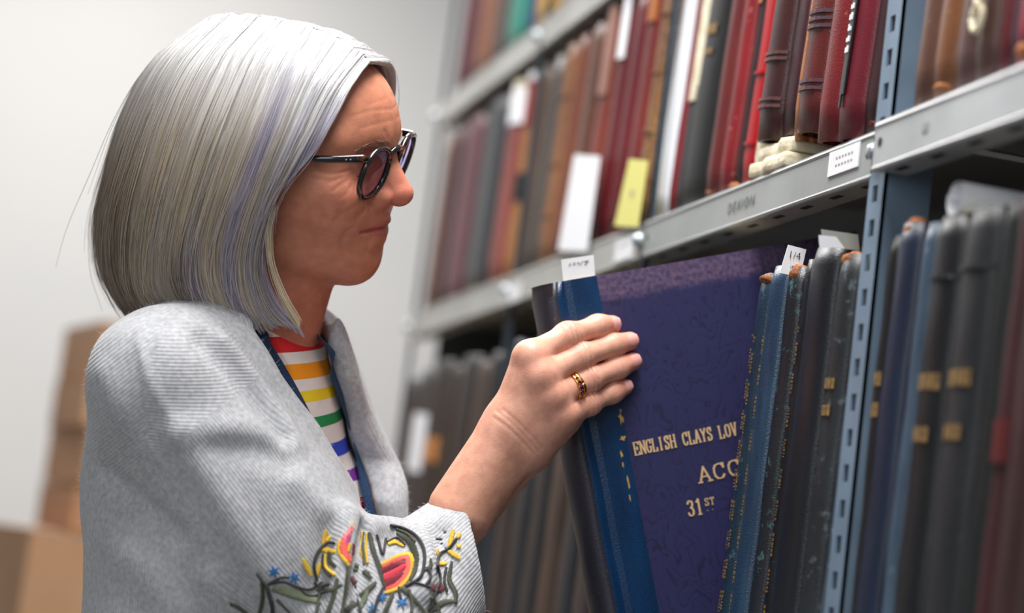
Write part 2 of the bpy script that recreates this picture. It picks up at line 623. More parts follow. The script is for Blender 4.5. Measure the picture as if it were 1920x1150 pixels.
def book(name, loc, t, height, depth, mat, label, lean=0.0, bulge=None, group=None, wob=0.0003, bands=(), band_mat=None,
         patches=(), gilt=(), headcap=None, rz=0.0, nz=9, page=None, pages_in=0.004):
    """loc = middle of the spine foot. patches: (z0, z1, y0, y1, material, part name); gilt: (z, fraction of width, lines)"""
    BOOK_N[0] += 1
    bulge = min(0.010, t * 0.28) if bulge is None else bulge
    o = empty(name, (loc[0], loc[1], loc[2] + abs(math.sin(lean)) * t / 2 + 0.0003), (lean, 0, rz))
    tag(o, label, 'book', group)
    v, f = case_mesh(t, height, depth, bulge, wob, BOOK_N[0], nz)
    cv = mesh_obj('cover', v, f, mat, o, False)
    round_back(cv)
    box_obj('page_block', (0.004, -t / 2 + 0.0034, pages_in), (depth - 0.005, t / 2 - 0.0034, height - pages_in), page or M_PAGE, o)
    for z in bands:
        v, f = spine_patch(t, bulge, z - 0.0014, z + 0.0014, -0.97, 0.97, 0.0, 0.0016)
        mesh_obj('spine_band', v, f, band_mat or mat, o)
    for (z0, z1, y0, y1, m, pn) in patches:
        v, f = spine_patch(t, bulge, z0, z1, y0, y1)
        mesh_obj(pn, v, f, m, o)
    for (z, frac, hgt, cells) in gilt:
        for i in range(cells):
            y0 = -frac + 2 * frac * (i + 0.14) / cells
            y1 = -frac + 2 * frac * (i + 0.86) / cells
            v, f = spine_patch(t, bulge, z - hgt / 2, z + hgt / 2, y0, y1, 0.0003, 0.0004, 2)
            mesh_obj('gilt_tooling', v, f, M_GILT_DULL, o)
    if headcap:
        m, z0, z1, yc = headcap
        rng = np.random.default_rng(BOOK_N[0] + 50)
        bm = bmesh.new()
        bmesh.ops.create_icosphere(bm, subdivisions=3, radius=1.0)
        for vv in bm.verts:
            j = 1 + 0.08 * math.sin(vv.co.x * 5 + vv.co.z * 4 + BOOK_N[0]) + rng.normal(0, 0.025)
            vv.co = Vector((vv.co.x * 0.0085 * j + 0.001, vv.co.y * t * 0.44 * j + yc * t, (z0 + z1) / 2 + vv.co.z * (z1 - z0) / 2 * j))
        bm_obj('worn_headcap', bm, m, o, True)
    return o


def yat(px, z, x=None):
    """Y on a line parallel to the shelf (at depth x, height z) that is seen at pixel column px"""
    x = X0 if x is None else x
    # ray: CAM + s*(...) ; unknown row -> solve for the row that lands on height z
    lo, hi = -900.0, 2600.0
    for _ in range(60):
        mid = (lo + hi) / 2
        w = on_plane(px, mid, (1, 0, 0), (x, 0, 0))
        if w[2] > z:
            lo = mid
        else:
            hi = mid
    return w[1]


def row_book(px0, px1, zbase, height, mat, label, inset=0.012, lean=0.12, gap=0.0012, depth=0.20, lift=0.0, group=None, **kw):
    """book whose spine foot spans pixel columns px0 (far side) .. px1 (near side) on the shelf at zbase"""
    x = X0 + inset
    ya, yb = yat(px0, zbase, x), yat(px1, zbase, x)
    t = (ya - yb) * math.cos(lean) - gap
    return book('book', (x + 0.006, (ya + yb) / 2, zbase + lift), t, height, depth, mat, label, lean=lean, group=group, **kw)




def LE(name, c1, c2, worn=None, **kw):
    d = 0.66
    f = lambda q_: None if q_ is None else (q_[0] * d, q_[1] * d, q_[2] * d, 1.0)
    return leather(name, f(c1), f(c2), f(worn), **kw)


c = srgb
GA = 'bound volumes on the upper shelf'
# --- upper shelf, bay with the maker's stamp (left = far, right = near)
H = 0.262
row_book(1208.5, 1235, ZA, 0.272, M_WHITEGLOSS, 'glossy white bound volume at the end of the upper shelf bay', group=GA, lean=0.105, bulge=0.002, wob=0)
row_book(1236, 1249, ZA, H, LE('crimson_cloth', c(150, 18, 34), c(120, 12, 28), rough=0.5), 'thin crimson book beside the glossy white volume', group=GA, lean=0.105, bulge=0.002)
row_book(1249.5, 1269, ZA, H, LE('charcoal_cloth', c(58, 58, 64), c(44, 44, 50), rough=0.55), 'thin charcoal book with a torn cream strip down its spine', group=GA, lean=0.105, bulge=0.002,
         patches=[(0.125, 0.258, -0.9, 0.6, M_CREAM, 'torn_paper_strip'), (0.112, 0.132, -0.6, 0.95, M_CREAM, 'torn_paper_curl')])
row_book(1269.5, 1314, ZA, H, LE('black_cloth', c(34, 35, 37), c(24, 25, 27), c(70, 72, 76), rough=0.5, wear=0.66), 'wide black book with small gilt marks high on the spine', group=GA, lean=0.105,
         gilt=[(0.147, 0.34, 0.006, 3), (0.168, 0.42, 0.010, 4), (0.205, 0.3, 0.006, 2)])
row_book(1315, 1339, ZA, H, LE('dull_red_leather', c(122, 42, 40), c(96, 26, 30), c(160, 84, 74), wear=0.64), 'dull red leather volume next to the wide black book', group=GA, lean=0.105,
         headcap=(M_ORANGE, 0.003, 0.014, 0.0))
row_book(1339.5, 1361, ZA, H, LE('worn_red_leather', c(160, 32, 40), c(116, 22, 30), c(196, 110, 100), wear=0.6), 'scuffed bright red leather volume with a frayed foot', group=GA, lean=0.105)
row_book(1361.5, 1373, ZA, H, LE('black_purple_cloth', c(46, 32, 38), c(30, 22, 26), c(160, 110, 60), wear=0.68), 'thin black book with a tan strip near its top', group=GA, lean=0.105, bulge=0.002,
         patches=[(0.172, 0.26, -0.2, 0.9, M_TAN, 'tan_strip')], headcap=(M_ORANGE, 0.003, 0.012, 0.0))
row_book(1373.5, 1394, ZA, H, LE('bright_red_board', c(196, 6, 26), c(182, 4, 22), rough=0.38), 'bright scarlet book with a white top label', group=GA, lean=0.105, bulge=0.003,
         patches=[(0.222, 0.262, -0.9, 0.9, M_WHITE, 'white_label')], bands=(0.105, 0.042))
row_book(1394.5, 1402, ZA, H, M_CREAM, 'slim cream paper volume beside the scarlet book', group=GA, lean=0.105, bulge=0.001)
# crumpled paper under the brown volume
pk = empty('paper_bundle', (X0 + 0.004, yat(1432, ZA, X0), ZA))
tag(pk, 'crumpled cream paper bundle lying under the dark brown volume', 'paper')
for k in range(2):
    bm = bmesh.new()
    add_box(bm, (-0.006 + 0.004 * k, -0.048, 0.0006 + 0.0136 * k), (0.17, 0.030 - 0.006 * k, 0.0136 * (k + 1)), 0.004)
    bmesh.ops.subdivide_edges(bm, edges=bm.edges, cuts=3, use_grid_fill=True)
    for v in bm.verts:
        v.co.z += 0.0007 * math.sin(v.co.y * 210 + k) * math.sin(v.co.x * 160 + 2 * k) * (1 if k else 0.2)
        v.co.x += 0.002 * math.sin(v.co.y * 140 + 3 * k)
    bm_obj('paper_sheet', bm, M_CREAM, pk, True)
lz = 0.0285
M_BROWN = LE('dark_brown_leather', c(74, 34, 34), c(56, 26, 28), c(110, 66, 60), rough=0.36, wear=0.72)
row_book(1404, 1443, ZA, 0.242, M_BROWN, 'dark brown grained volume with double fillets on its spine', inset=0.0, group=GA, lean=0.105, lift=lz, depth=0.2,
         bands=(0.028, 0.034, 0.068, 0.073, 0.150, 0.155, 0.21), band_mat=LE('brown_fillet', c(112, 72, 72), c(92, 56, 58)))
row_book(1443.5, 1466, ZA, 0.242, LE('plum_leather', c(70, 26, 38), c(50, 20, 28), c(104, 60, 66), wear=0.7), 'plum coloured ribbed volume beside the dark brown one', inset=0.0, group=GA, lean=0.105, lift=lz,
         bulge=0.003)
row_book(1467, 1478, ZA, 0.245, LE('tan_worn_back', c(206, 138, 80), c(176, 98, 56), c(220, 180, 120), wear=0.6), 'thin worn book with torn tan leather spine', inset=0.0, group=GA, lean=0.105, lift=lz * 0.75, bulge=0.003)
row_book(1478.5, 1521, ZA, 0.245, LE('chestnut_leather', c(112, 38, 34), c(84, 26, 26), c(150, 74, 56), rough=0.33, wear=0.64), 'chestnut brown volume with shiny double bands', inset=0.0, group=GA, lean=0.105, lift=lz * 0.7,
         bands=(0.035, 0.041, 0.085, 0.091, 0.097, 0.175, 0.181), band_mat=LE('band_sheen', c(92, 76, 88), c(120, 60, 60), rough=0.28), headcap=(M_ORANGE, 0.003, 0.026, 0.05))
row_book(1521.5, 1559, ZA, 0.262, LE('rich_red_leather', c(140, 32, 36), c(110, 22, 28), c(178, 84, 76), wear=0.63), 'rich red leather volume with a rubbed rounded spine', inset=0.0, group=GA, lean=0.105, lift=0.006)
rb = row_book(1559.5, 1606, ZA, 0.262, LE('crimson_leather', c(126, 18, 40), c(98, 14, 32), c(184, 90, 80), wear=0.66), 'crimson volume with a black embossed tape on its spine', inset=0.0, group=GA, lean=0.105,
              patches=[(0.034, 0.262, 0.02, 0.50, M_BLACKTAPE, 'black_tape'), (0.024, 0.036, 0.22, 0.38, M_BLACKTAPE, 'tape_end')])
_tt = max(v_.co.y for c_ in rb.children if c_.name.startswith('cover') for v_ in c_.data.vertices) * 2
for _i in range(15):                                  # raised white characters of the tape, too worn to read
    if _i == 5:
        continue
    _z = 0.066 + _i * 0.0085
    for _k in range(2):
        v, f = spine_patch(_tt, min(0.010, _tt * 0.28), _z, _z + 0.0052 - 0.001 * ((_i + _k) % 3), 0.10 + 0.19 * _k, 0.20 + 0.19 * _k + 0.03 * (_i % 2), 0.0019, 0.0008, 2)
        mesh_obj('raised_character', v, f, M_WHITE, rb)
row_book(1607.5, 1641, ZA, 0.262, LE('umber_leather', c(72, 36, 40), c(52, 26, 30), c(150, 100, 100), wear=0.7), 'dark umber volume standing against the steel upright', inset=0.006, group=GA, lean=0.085,
         headcap=(LE('red_foot', c(140, 26, 40), c(110, 20, 30)), 0.003, 0.014, 0.0))

# --- upper shelf, nearest bay (right edge of the picture)
GN = 'bound volumes in the nearest bay'
for a, b, m, lb, extra in [
    (1700, 1736, LE('umber_brown', c(118, 78, 62), c(92, 58, 46), c(150, 108, 84)), 'brown leather volume just right of the steel upright', {}),
    (1736.5, 1776, LE('ochre_brown', c(150, 92, 48), c(112, 70, 48), c(186, 130, 70)), 'ochre brown volume second from the steel upright', {'headcap': (M_ORANGE, 0.004, 0.016, 0.0)}),
    (1776.5, 1812, LE('mauve_brown', c(112, 80, 76), c(92, 64, 62)), 'dull mauve brown volume third from the steel upright', {}),
    (1812.5, 1850, LE('taupe_brown', c(104, 70, 60), c(84, 56, 52)), 'taupe volume with a cream figure on its spine', {}),
    (1850.5, 1874, LE('oxblood', c(112, 30, 38), c(92, 24, 32)), 'oxblood volume near the right edge of the upper shelf', {}),
    (1874.5, 1888, LE('slate_violet', c(84, 64, 84), c(70, 54, 74)), 'slim slate violet volume between red ones', {}),
    (1888.5, 1926, LE('rose_red', c(168, 44, 62), c(126, 28, 44), c(220, 130, 90)), 'rose red volume with a frayed tan foot', {'headcap': (M_ORANGE, 0.004, 0.02, 0.0)}),
    (1926.5, 1960, LE('deep_red', c(140, 30, 44), c(110, 24, 36)), 'deep red volume at the far right of the upper shelf', {'headcap': (M_ORANGE, 0.004, 0.02, 0.0)}),
]:
    ob = row_book(a, b, ZA, 0.262, m, lb, inset=0.0, lean=0.09, group=GN, lift=0.002, **extra)
    if 'cream figure' in lb:
        for zz, rr in ((0.060, 0.0075), (0.044, 0.009)):
            bm = bmesh.new()
            R, r2 = rr, 0.0026
            for i in range(16):
                pass
            pts = [(-0.0125, R * 0.75 * math.cos(2 * math.pi * i / 16), zz + R * math.sin(2 * math.pi * i / 16)) for i in range(17)]
            bm.free()
            v, f = tube_mesh(pts, r2, 6)
            mesh_obj('cream_numeral', v, f, M_CREAM, ob, True)

# --- upper shelf, next bays along
GF = 'bound volumes further along the upper shelf'
GB = 'bound volumes at the far end of the upper shelf'
for a, b, h, m, lb, kw in [
    (980, 1000, 0.262, LE('grey_cloth', c(92, 86, 82), c(70, 66, 64)), 'narrow grey book left of a tan leather volume', {}),
    (1000.5, 1024, 0.272, LE('tan_leather', c(170, 112, 66), c(120, 72, 44), c(196, 150, 92)), 'tan leather volume with streaked spine on the upper shelf', {'bands': (0.06, 0.12, 0.2)}),
    (1024.5, 1044, 0.272, LE('russet_leather', c(146, 76, 46), c(110, 56, 38), c(180, 120, 76)), 'russet leather volume left of the tall white slip', {}),
    (1044.5, 1076, 0.272, LE('brown_spotted', c(120, 68, 48), c(84, 46, 36), c(160, 110, 80)), 'spotted brown volume behind the tall white slip', {}),
    (1076.5, 1104, 0.272, LE('brick_leather', c(150, 62, 44), c(112, 42, 34), c(170, 100, 80)), 'brick brown volume right of the tall white slip', {'patches': [(0.17, 0.27, -0.6, 0.5, LE('pink_label', c(186, 140, 124), c(170, 120, 106)), 'pale_label')]}),
    (1104.5, 1130, 0.272, LE('maroon_a', c(118, 26, 36), c(90, 20, 30), c(150, 60, 50)), 'maroon leather volume between brick and wine red ones', {'patches': [(0.2, 0.271, -0.5, 0.7, M_WHITE, 'white_label')]}),
    (1130.5, 1154, 0.272, LE('wine_red', c(124, 30, 40), c(88, 20, 30), c(170, 70, 50)), 'wine red volume left of the yellow slip', {}),
    (1154.5, 1180, 0.272, LE('red_brown_x', c(140, 46, 40), c(100, 32, 32), c(180, 96, 66)), 'red brown volume behind the yellow slip', {'patches': [(0.22, 0.25, -0.7, 0.7, LE('orange_label', c(196, 120, 60), c(180, 100, 50)), 'orange_label')]}),
    (1180.5, 1203, 0.272, LE('mottled_calf', c(168, 118, 70), c(96, 58, 40), c(190, 150, 100), wear=0.56), 'mottled calf volume beside the glossy white one', {'bands': (0.05, 0.1, 0.16, 0.22)}),
]:
    row_book(a, b, ZA, h, m, lb, lean=0.10, group=GF, **kw)
for a, b, h, m, lb, kw in [
    (792, 803, 0.262, LE('umber_a', c(124, 78, 58), c(92, 58, 46)), 'brown volume at the very end of the upper shelf', {}),
    (803.5, 826, 0.262, LE('maroon_b', c(82, 36, 42), c(62, 30, 36)), 'dark maroon volume second from the shelf end', {}),
    (826.5, 858, 0.262, LE('mauve_b', c(120, 66, 76), c(98, 52, 62)), 'dusty mauve volume beside a navy one', {}),
    (858.5, 906, 0.262, LE('navy_black', c(38, 46, 56), c(28, 34, 42)), 'broad blue-black volume at the far end of the shelf', {'headcap': (LE('steel_cap', c(120, 134, 142), c(100, 110, 120)), 0.248, 0.261, 0)}),
    (906.5, 938, 0.262, LE('tomato_leather', c(170, 66, 50), c(132, 42, 38), c(200, 120, 96)), 'orange red leather volume with a white paper over its top', {'patches': [(0.205, 0.252, -0.95, 0.95, M_WHITE, 'white_paper'), (0.2525, 0.2615, -0.8, 0.8, M_CREAM, 'paper_top')]}),
    (938.5, 953.5, 0.262, LE('yellow_calf', c(196, 142, 84), c(170, 104, 62)), 'red and buff quartered volume at the far end', {'patches': [(0.195, 0.25, -0.95, 0.95, LE('red_q', c(168, 66, 50), c(150, 50, 44)), 'red_panel'), (0.10, 0.135, -0.95, 0.95, LE('black_q', c(50, 44, 42), c(40, 36, 36)), 'black_panel'), (0.252, 0.2615, -0.8, 0.8, M_WHITE, 'white_label')]}),
    (960, 976, 0.262, LE('brown_c', c(110, 84, 66), c(84, 62, 52)), 'narrow brown volume beside the second upright', {}),
]:
    row_book(a, b, ZA, h, m, lb, lean=0.09, group=GB, **kw)


# loose slips hanging over the spines
def slip(name, quad, x, mat, label, cat='paper slip', thick=0.0008, group=None):
    pts = [on_plane(px, py, (1, 0, 0), (x, 0, 0)) for px, py in quad]
    ctr = sum(pts) / 4
    o = empty(name, (ctr[0], ctr[1], float(min(p_[2] for p_ in pts))))
    vs = []
    base = np.array(o.location)
    for s in (0, -thick):
        for p_ in pts:
            vs.append(p_ - base + np.array([s, 0, 0]))
    mesh_obj('sheet', vs, [(0, 1, 2, 3), (7, 6, 5, 4), (0, 4, 5, 1), (1, 5, 6, 2), (2, 6, 7, 3), (3, 7, 4, 0)], mat, o)
    tag(o, label, cat, group)
    return o


sl = slip('paper_slip', ((1078, 290), (1126, 293), (1101, 472), (1047, 470)), X0 - 0.004, M_WHITE, 'tall white paper slip hanging in front of brown volumes')
sy = slip('paper_slip', ((1181, 298), (1216, 302), (1197, 426), (1153, 424)), X0 - 0.004, M_YELLOW, 'yellow paper slip hanging beside the glossy white volume')
pc = on_plane(1185, 362, (1, 0, 0), (X0 - 0.0052, 0, 0)) - np.array(sy.location)
box_obj('ink_mark', tuple(pc + [-0.0004, -0.003, -0.003]), tuple(pc + [0.0002, 0.003, 0.003]), M_PENCIL, sy)

# --- top shelf
GT = 'volumes on the top shelf'
for a, b, m, lb in [
    (848, 862, LE('plum_t', c(96, 40, 56), c(76, 32, 46)), 'plum volume at the end of the top shelf'),
    (862.5, 880, LE('maroon_t', c(104, 44, 48), c(84, 36, 40)), 'maroon volume second on the top shelf'),
    (880.5, 912, LE('amber_t', c(150, 90, 52), c(118, 68, 44)), 'amber brown volume on the top shelf'),
    (912.5, 938, LE('grey_t', c(96, 82, 78), c(76, 66, 64)), 'grey brown volume left of the teal one'),
    (938.5, 980, LE('teal_t', c(12, 152, 130), c(8, 128, 112), rough=0.4), 'bright teal green volume on the top shelf'),
    (980.5, 994, LE('blue_t', c(60, 90, 130), c(50, 74, 110)), 'slim blue volume beside the teal one'),
    (994.5, 1040, LE('yellow_t', c(232, 180, 40), c(214, 150, 30), rough=0.4), 'bright yellow volume at the right of the top shelf'),
    (1040.5, 1066, LE('white_t', c(214, 206, 190), c(190, 176, 150)), 'off white volume right of the yellow one on the top shelf'),
]:
    row_book(a, b, ZB, 0.26, m, lb, lean=0.08, group=GT)

# --- lower shelf: tall ledgers
GL = 'tall ledgers on the lower shelf'
ZL = 1.28        # height at which the pixel columns below were read


def ledger(px0, px1, ztop, mat, label, inset=0.0, zref=1.465, lean=0.035, group=GL, ymin=None, ymax=None, **kw):
    x = X0 + inset
    ya, yb = yat(px0, zref, x), yat(px1, zref, x)
    ya, yb = min(ya, ymax or 9.0), max(yb, ymin or -9.0)
    t = (ya - yb) - 0.0034
    hgt = ztop - ZC
    ycen = (ya + yb) / 2 + math.tan(lean) * (zref - ZC)
    kw.setdefault('wob', 0.0006)
    return book('ledger', (x + 0.008, ycen, ZC), t, hgt, 0.26, mat, label, lean=lean, group=group, nz=26, **kw)


M_BLUEWORN = LE('faded_blue_leather', c(38, 66, 88), c(24, 46, 66), c(80, 108, 122), rough=0.38, wear=0.6)
M_BLUE = LE('blue_leather', c(48, 78, 106), c(28, 52, 82), c(100, 126, 146), rough=0.34, wear=0.68)
M_NAVY = LE('navy_leather', c(20, 27, 38), c(13, 16, 24), c(60, 78, 90), rough=0.4, wear=0.66)
M_BLACKL = LE('black_ledger', c(18, 20, 26), c(11, 13, 17), c(46, 58, 64), rough=0.42, wear=0.64)
M_SLATE = LE('slate_leather', c(44, 50, 56), c(26, 29, 34), c(92, 106, 114), rough=0.5, wear=0.58)
M_MOULD = LE('mouldy_blue', c(78, 98, 116), c(44, 52, 60), c(176, 172, 190), rough=0.6, wear=0.6)
M_GREENBLACK = LE('green_black', c(18, 26, 28), c(12, 17, 18), rough=0.5)
M_GREY = LE('charcoal_leather', c(38, 41, 47), c(24, 26, 30), c(62, 68, 74), rough=0.5, wear=0.62)
M_RED2 = LE('dark_red_leather', c(80, 22, 28), c(54, 15, 20), rough=0.5)


def edge_gilt(o, t, bulge, y, z0, z1, n, seed, w=0.0007):
    """broken row of tiny gilt strokes running up a spine"""
    rng = np.random.default_rng(seed)
    bm = bmesh.new()
    h = t / 2
    z = z0
    k = 0
    while z < z1:
        dz = rng.uniform(0.0008, 0.0026)
        k += 1
        if k % 9 < 6:
            yy = y + rng.normal(0, 0.02)
            a = math.asin(max(-1, min(1, yy)))
            x = -bulge * math.cos(a) ** 0.9 - 0.0014
            add_box(bm, (x, h * yy - w * rng.uniform(0.4, 1.0), z), (x + 0.0011, h * yy + w * rng.uniform(0.4, 1.0), z + dz))
        z += dz + rng.uniform(0.0006, 0.0016)
    return bm_obj('gilt_tooling', bm, M_GILT_DULL, o)


l1 = ledger(1414, 1437, 1.4715, M_BLUEWORN, 'faded blue ledger with orange headcap touching the pulled-out ledger', inset=-0.006, headcap=(M_ORANGE, 0.386, 0.3965, 0.0))
l2 = ledger(1437.5, 1467, 1.4735, M_BLUE, 'smooth bright blue ledger second from the pulled-out ledger', inset=-0.008)
l3 = ledger(1467.5, 1494, 1.4720, LE('dark_worn', c(34, 40, 50), c(24, 24, 30), c(70, 110, 112), wear=0.58), 'dark scuffed ledger with torn orange top beside the blue one', inset=-0.002, headcap=(M_ORANGE, 0.383, 0.399, 0.0), wob=0.0008)
l4 = ledger(1494.5, 1512, 1.4760, M_NAVY, 'narrow navy ledger with a gilt line up its spine', inset=-0.002)
l5 = ledger(1512.5, 1562, 1.4800, M_NAVY, 'broad glossy navy ledger with plain spine', inset=-0.004)
l6 = ledger(1565, 1600, 1.4710, M_SLATE, 'slate grey ledger with torn top and gilt label', inset=0.0, headcap=(M_ORANGE, 0.382, 0.398, 0.1),
            gilt=[(0.298, 0.6, 0.008, 4), (0.278, 0.5, 0.008, 3)])
l7 = ledger(1600.5, 1630, 1.4750, M_MOULD, 'mottled pale blue ledger behind the steel upright', inset=0.003, ymin=1.4245)
l8 = ledger(1642, 1672, 1.4770, M_BLACKL, 'black ledger with gilt panel just right of the upright', inset=0.0, ymax=1.3905, lean=0.0, gilt=[(0.298, 0.7, 0.010, 4), (0.276, 0.7, 0.010, 4)])
l9 = ledger(1674, 1716, 1.4815, LE('royal_blue', c(26, 42, 72), c(18, 30, 54), c(56, 76, 102), wear=0.7), 'royal blue ledger with bright orange headcap', inset=0.0, headcap=(M_ORANGE, 0.391, 0.411, 0.0))
l10 = ledger(1716.5, 1744, 1.4790, LE('pale_blue', c(84, 108, 130), c(54, 74, 96), c(116, 134, 148)), 'pale steel blue ledger left of the paper roll', inset=0.0)
l11 = ledger(1744.5, 1800, 1.4775, M_BLACKL, 'broad black ledger below the white paper roll', inset=0.0, gilt=[(0.290, 0.8, 0.011, 6), (0.255, 0.6, 0.010, 3)], bands=(0.36,), band_mat=M_SLATE)
l12 = ledger(1800.5, 1866, 1.4780, M_GREY, 'broad charcoal ledger near the right edge', inset=0.0, gilt=[(0.290, 0.7, 0.011, 6), (0.255, 0.55, 0.010, 3)], bands=(0.362,), band_mat=M_SLATE)
l13 = ledger(1866.5, 1896, 1.4790, M_GREENBLACK, 'green black ledger beside the dark red one', inset=0.0)
l14 = ledger(1896.5, 1932, 1.4820, M_RED2, 'dark red ledger with a red label near the right edge', inset=0.0,
             patches=[(0.235, 0.262, -0.9, 0.9, LE('red_label', c(112, 34, 34), c(96, 26, 28)), 'red_label')])
l15 = ledger(1932.5, 1990, 1.479, LE('maroon_brown', c(72, 30, 30), c(50, 22, 24), rough=0.5), 'maroon brown ledger cut off by the right edge', inset=0.0)
for o, seed, y in ((l1, 1, -0.1), (l1, 5, 0.75), (l2, 2, 0.72), (l4, 3, -0.1)):
    bb = [c_ for c_ in o.children if c_.name.startswith('cover')][0].data
    tt = max(v.co.y for v in bb.vertices) - min(v.co.y for v in bb.vertices)
    edge_gilt(o, tt, min(0.010, tt * 0.28), y, 0.02, 0.345, 80, seed)

GFL = 'dark ledgers further along the lower shelf'
dark_cols = [(752, 772, (64, 62, 64), 'grey ledger at the far end of the lower shelf'), (772.5, 800, (70, 72, 76), 'slate ledger carrying a white label far along the lower shelf'),
             (800.5, 828, (50, 46, 46), 'dark ledger with an ochre label far along the lower shelf'), (828.5, 850, (66, 54, 48), 'umber ledger far along the lower shelf'),
             (850.5, 880, (48, 46, 50), 'sooty ledger fifth from the lower shelf end'), (880.5, 905, (92, 72, 62), 'light brown ledger in the lower row behind the wrist'),
             (905.5, 930, (58, 52, 52), 'dull black brown ledger in the lower row'), (944, 957.5, (44, 56, 70), 'blue grey ledger beside the second upright'),
             (958, 985, (70, 56, 52), 'brown ledger behind the raised forearm'), (985.5, 1018, (40, 46, 56), 'dark blue ledger behind the forearm'),
             (1018.5, 1050, (46, 44, 48), 'black brown ledger left of the pulled-out ledger'), (1050.5, 1085, (84, 62, 50), 'brown ledger left of the pulled-out ledger'),
             (1085.5, 1120, (42, 44, 52), 'charcoal ledger hidden behind the pulled-out ledger'), (1120.5, 1160, (54, 44, 44), 'umber ledger behind the pulled-out ledger')]
for k, (a, b, col, lb) in enumerate(dark_cols):
    m = LE('far_ledger_%d' % k, c(*col), c(*[int(v * 0.72) for v in col]), c(*[min(255, int(v * 1.7)) for v in col]), wear=0.66)
    kw = {}
    if 'white label' in lb:
        kw['patches'] = [(0.25, 0.33, -0.9, 0.9, M_WHITE, 'white_label')]
    if 'ochre label' in lb:
        kw['patches'] = [(0.262, 0.295, -0.9, 0.9, M_TAN, 'ochre_label')]
    if a == 905.5:
        kw['ymin'] = 2.4700
    if a == 944:
        kw['ymax'] = 2.440
    ledger(a, b, 1.46 + 0.02 * ((k * 7) % 5) / 5, m, lb, zref=1.40, group=GFL, lean=0.05, **kw)


# --- slips and rolls standing in the lower row
def card_at(name, quad, yplane, mat, label, thick=0.0006):
    """card in a plane of constant Y (parallel to the book boards)"""
    pts = [on_plane(px, py, (0, 1, 0), (0, yplane, 0)) for px, py in quad]
    base = sum(pts) / 4
    base[2] = min(p_[2] for p_ in pts)
    o = empty(name, tuple(base))
    vs = [p_ - base for p_ in pts] + [p_ - base + np.array([0, thick, 0]) for p_ in pts]
    mesh_obj('sheet', vs, [(0, 1, 2, 3), (7, 6, 5, 4), (0, 4, 5, 1), (1, 5, 6, 2), (2, 6, 7, 3), (3, 7, 4, 0)], mat, o)
    tag(o, label, 'paper slip')
    return o


y4 = yat(1484, 1.472)
s4 = card_at('paper_slip', ((1478, 459), (1512, 468), (1500, 520), (1462, 512)), y4, M_WHITE, 'white slip marked in ink sticking out of the dark scuffed ledger')
pp = on_plane(1477, 483, (0, 1, 0), (0, y4 - 0.0007, 0)) - np.array(s4.location)
dx = on_plane(1497, 487, (0, 1, 0), (0, y4 - 0.0007, 0)) - np.array(s4.location) - pp
text_obj('ink_note', '1/4', 0.0085, basis(dx, Vector((0, -1, 0)).cross(Vector(dx)), (0, -1, 0), pp), M_INK, s4, bold=-0.00015)
y6 = yat(1578, 1.472)
card_at('paper_slip', ((1535, 441), (1568, 444), (1584, 466), (1537, 463)), y6 - 0.002, M_WHITE, 'small white slip on top of the slate grey ledger')
card_at('paper_slip', ((1540, 430), (1609, 440), (1612, 470), (1542, 462)), y6 + 0.004, plain('grey_card', srgb(150, 152, 146), 0.8), 'grey card tucked in the slate grey ledger')
# the white paper roll on the right
ry = yat(1778, 1.48)
roll = tag(empty('paper_roll', (X0 + 0.0, ry, 1.4785)), 'white rolled paper lying on top of the black ledgers at right', 'paper')
vs, fs = [], []
N = 40
for i in range(N):
    a = 4.2 * math.pi * i / N
    r = 0.009 + 0.0022 * i / N * 2
    for x in (0.004, 0.15):
        vs.append((x, r * math.cos(a), 0.0125 + r * math.sin(a)))
for i in range(N - 1):
    fs.append((2 * i, 2 * i + 1, 2 * i + 3, 2 * i + 2))
mesh_obj('rolled_sheet', vs, fs, M_WHITE, roll, True)
box_obj('flat_sheet', (0.006, -0.045, 0.0012), (0.16, 0.0, 0.0022), M_CREAM, roll)

# ================================================================== the ledger being pulled out
YH = 1.668                                         # plane of its near board
TILT = math.radians(18.2)
tl = on_plane(1040, 531, (0, 1, 0), (0, YH, 0))    # upper corner where spine and near board meet
HB_H, HB_T, HB_D = 0.400, 0.046, 0.272
E1 = np.array([math.cos(TILT), 0, math.sin(TILT)])
E2 = np.array([-math.sin(TILT), 0, math.cos(TILT)])
foot = tl - E2 * HB_H + np.array([0, HB_T / 2, 0])
held = empty('pulled_ledger', tuple(foot), (0, -TILT, 0))
tag(held, 'large violet ledger with blue leather spine being pulled out by the woman', 'book')


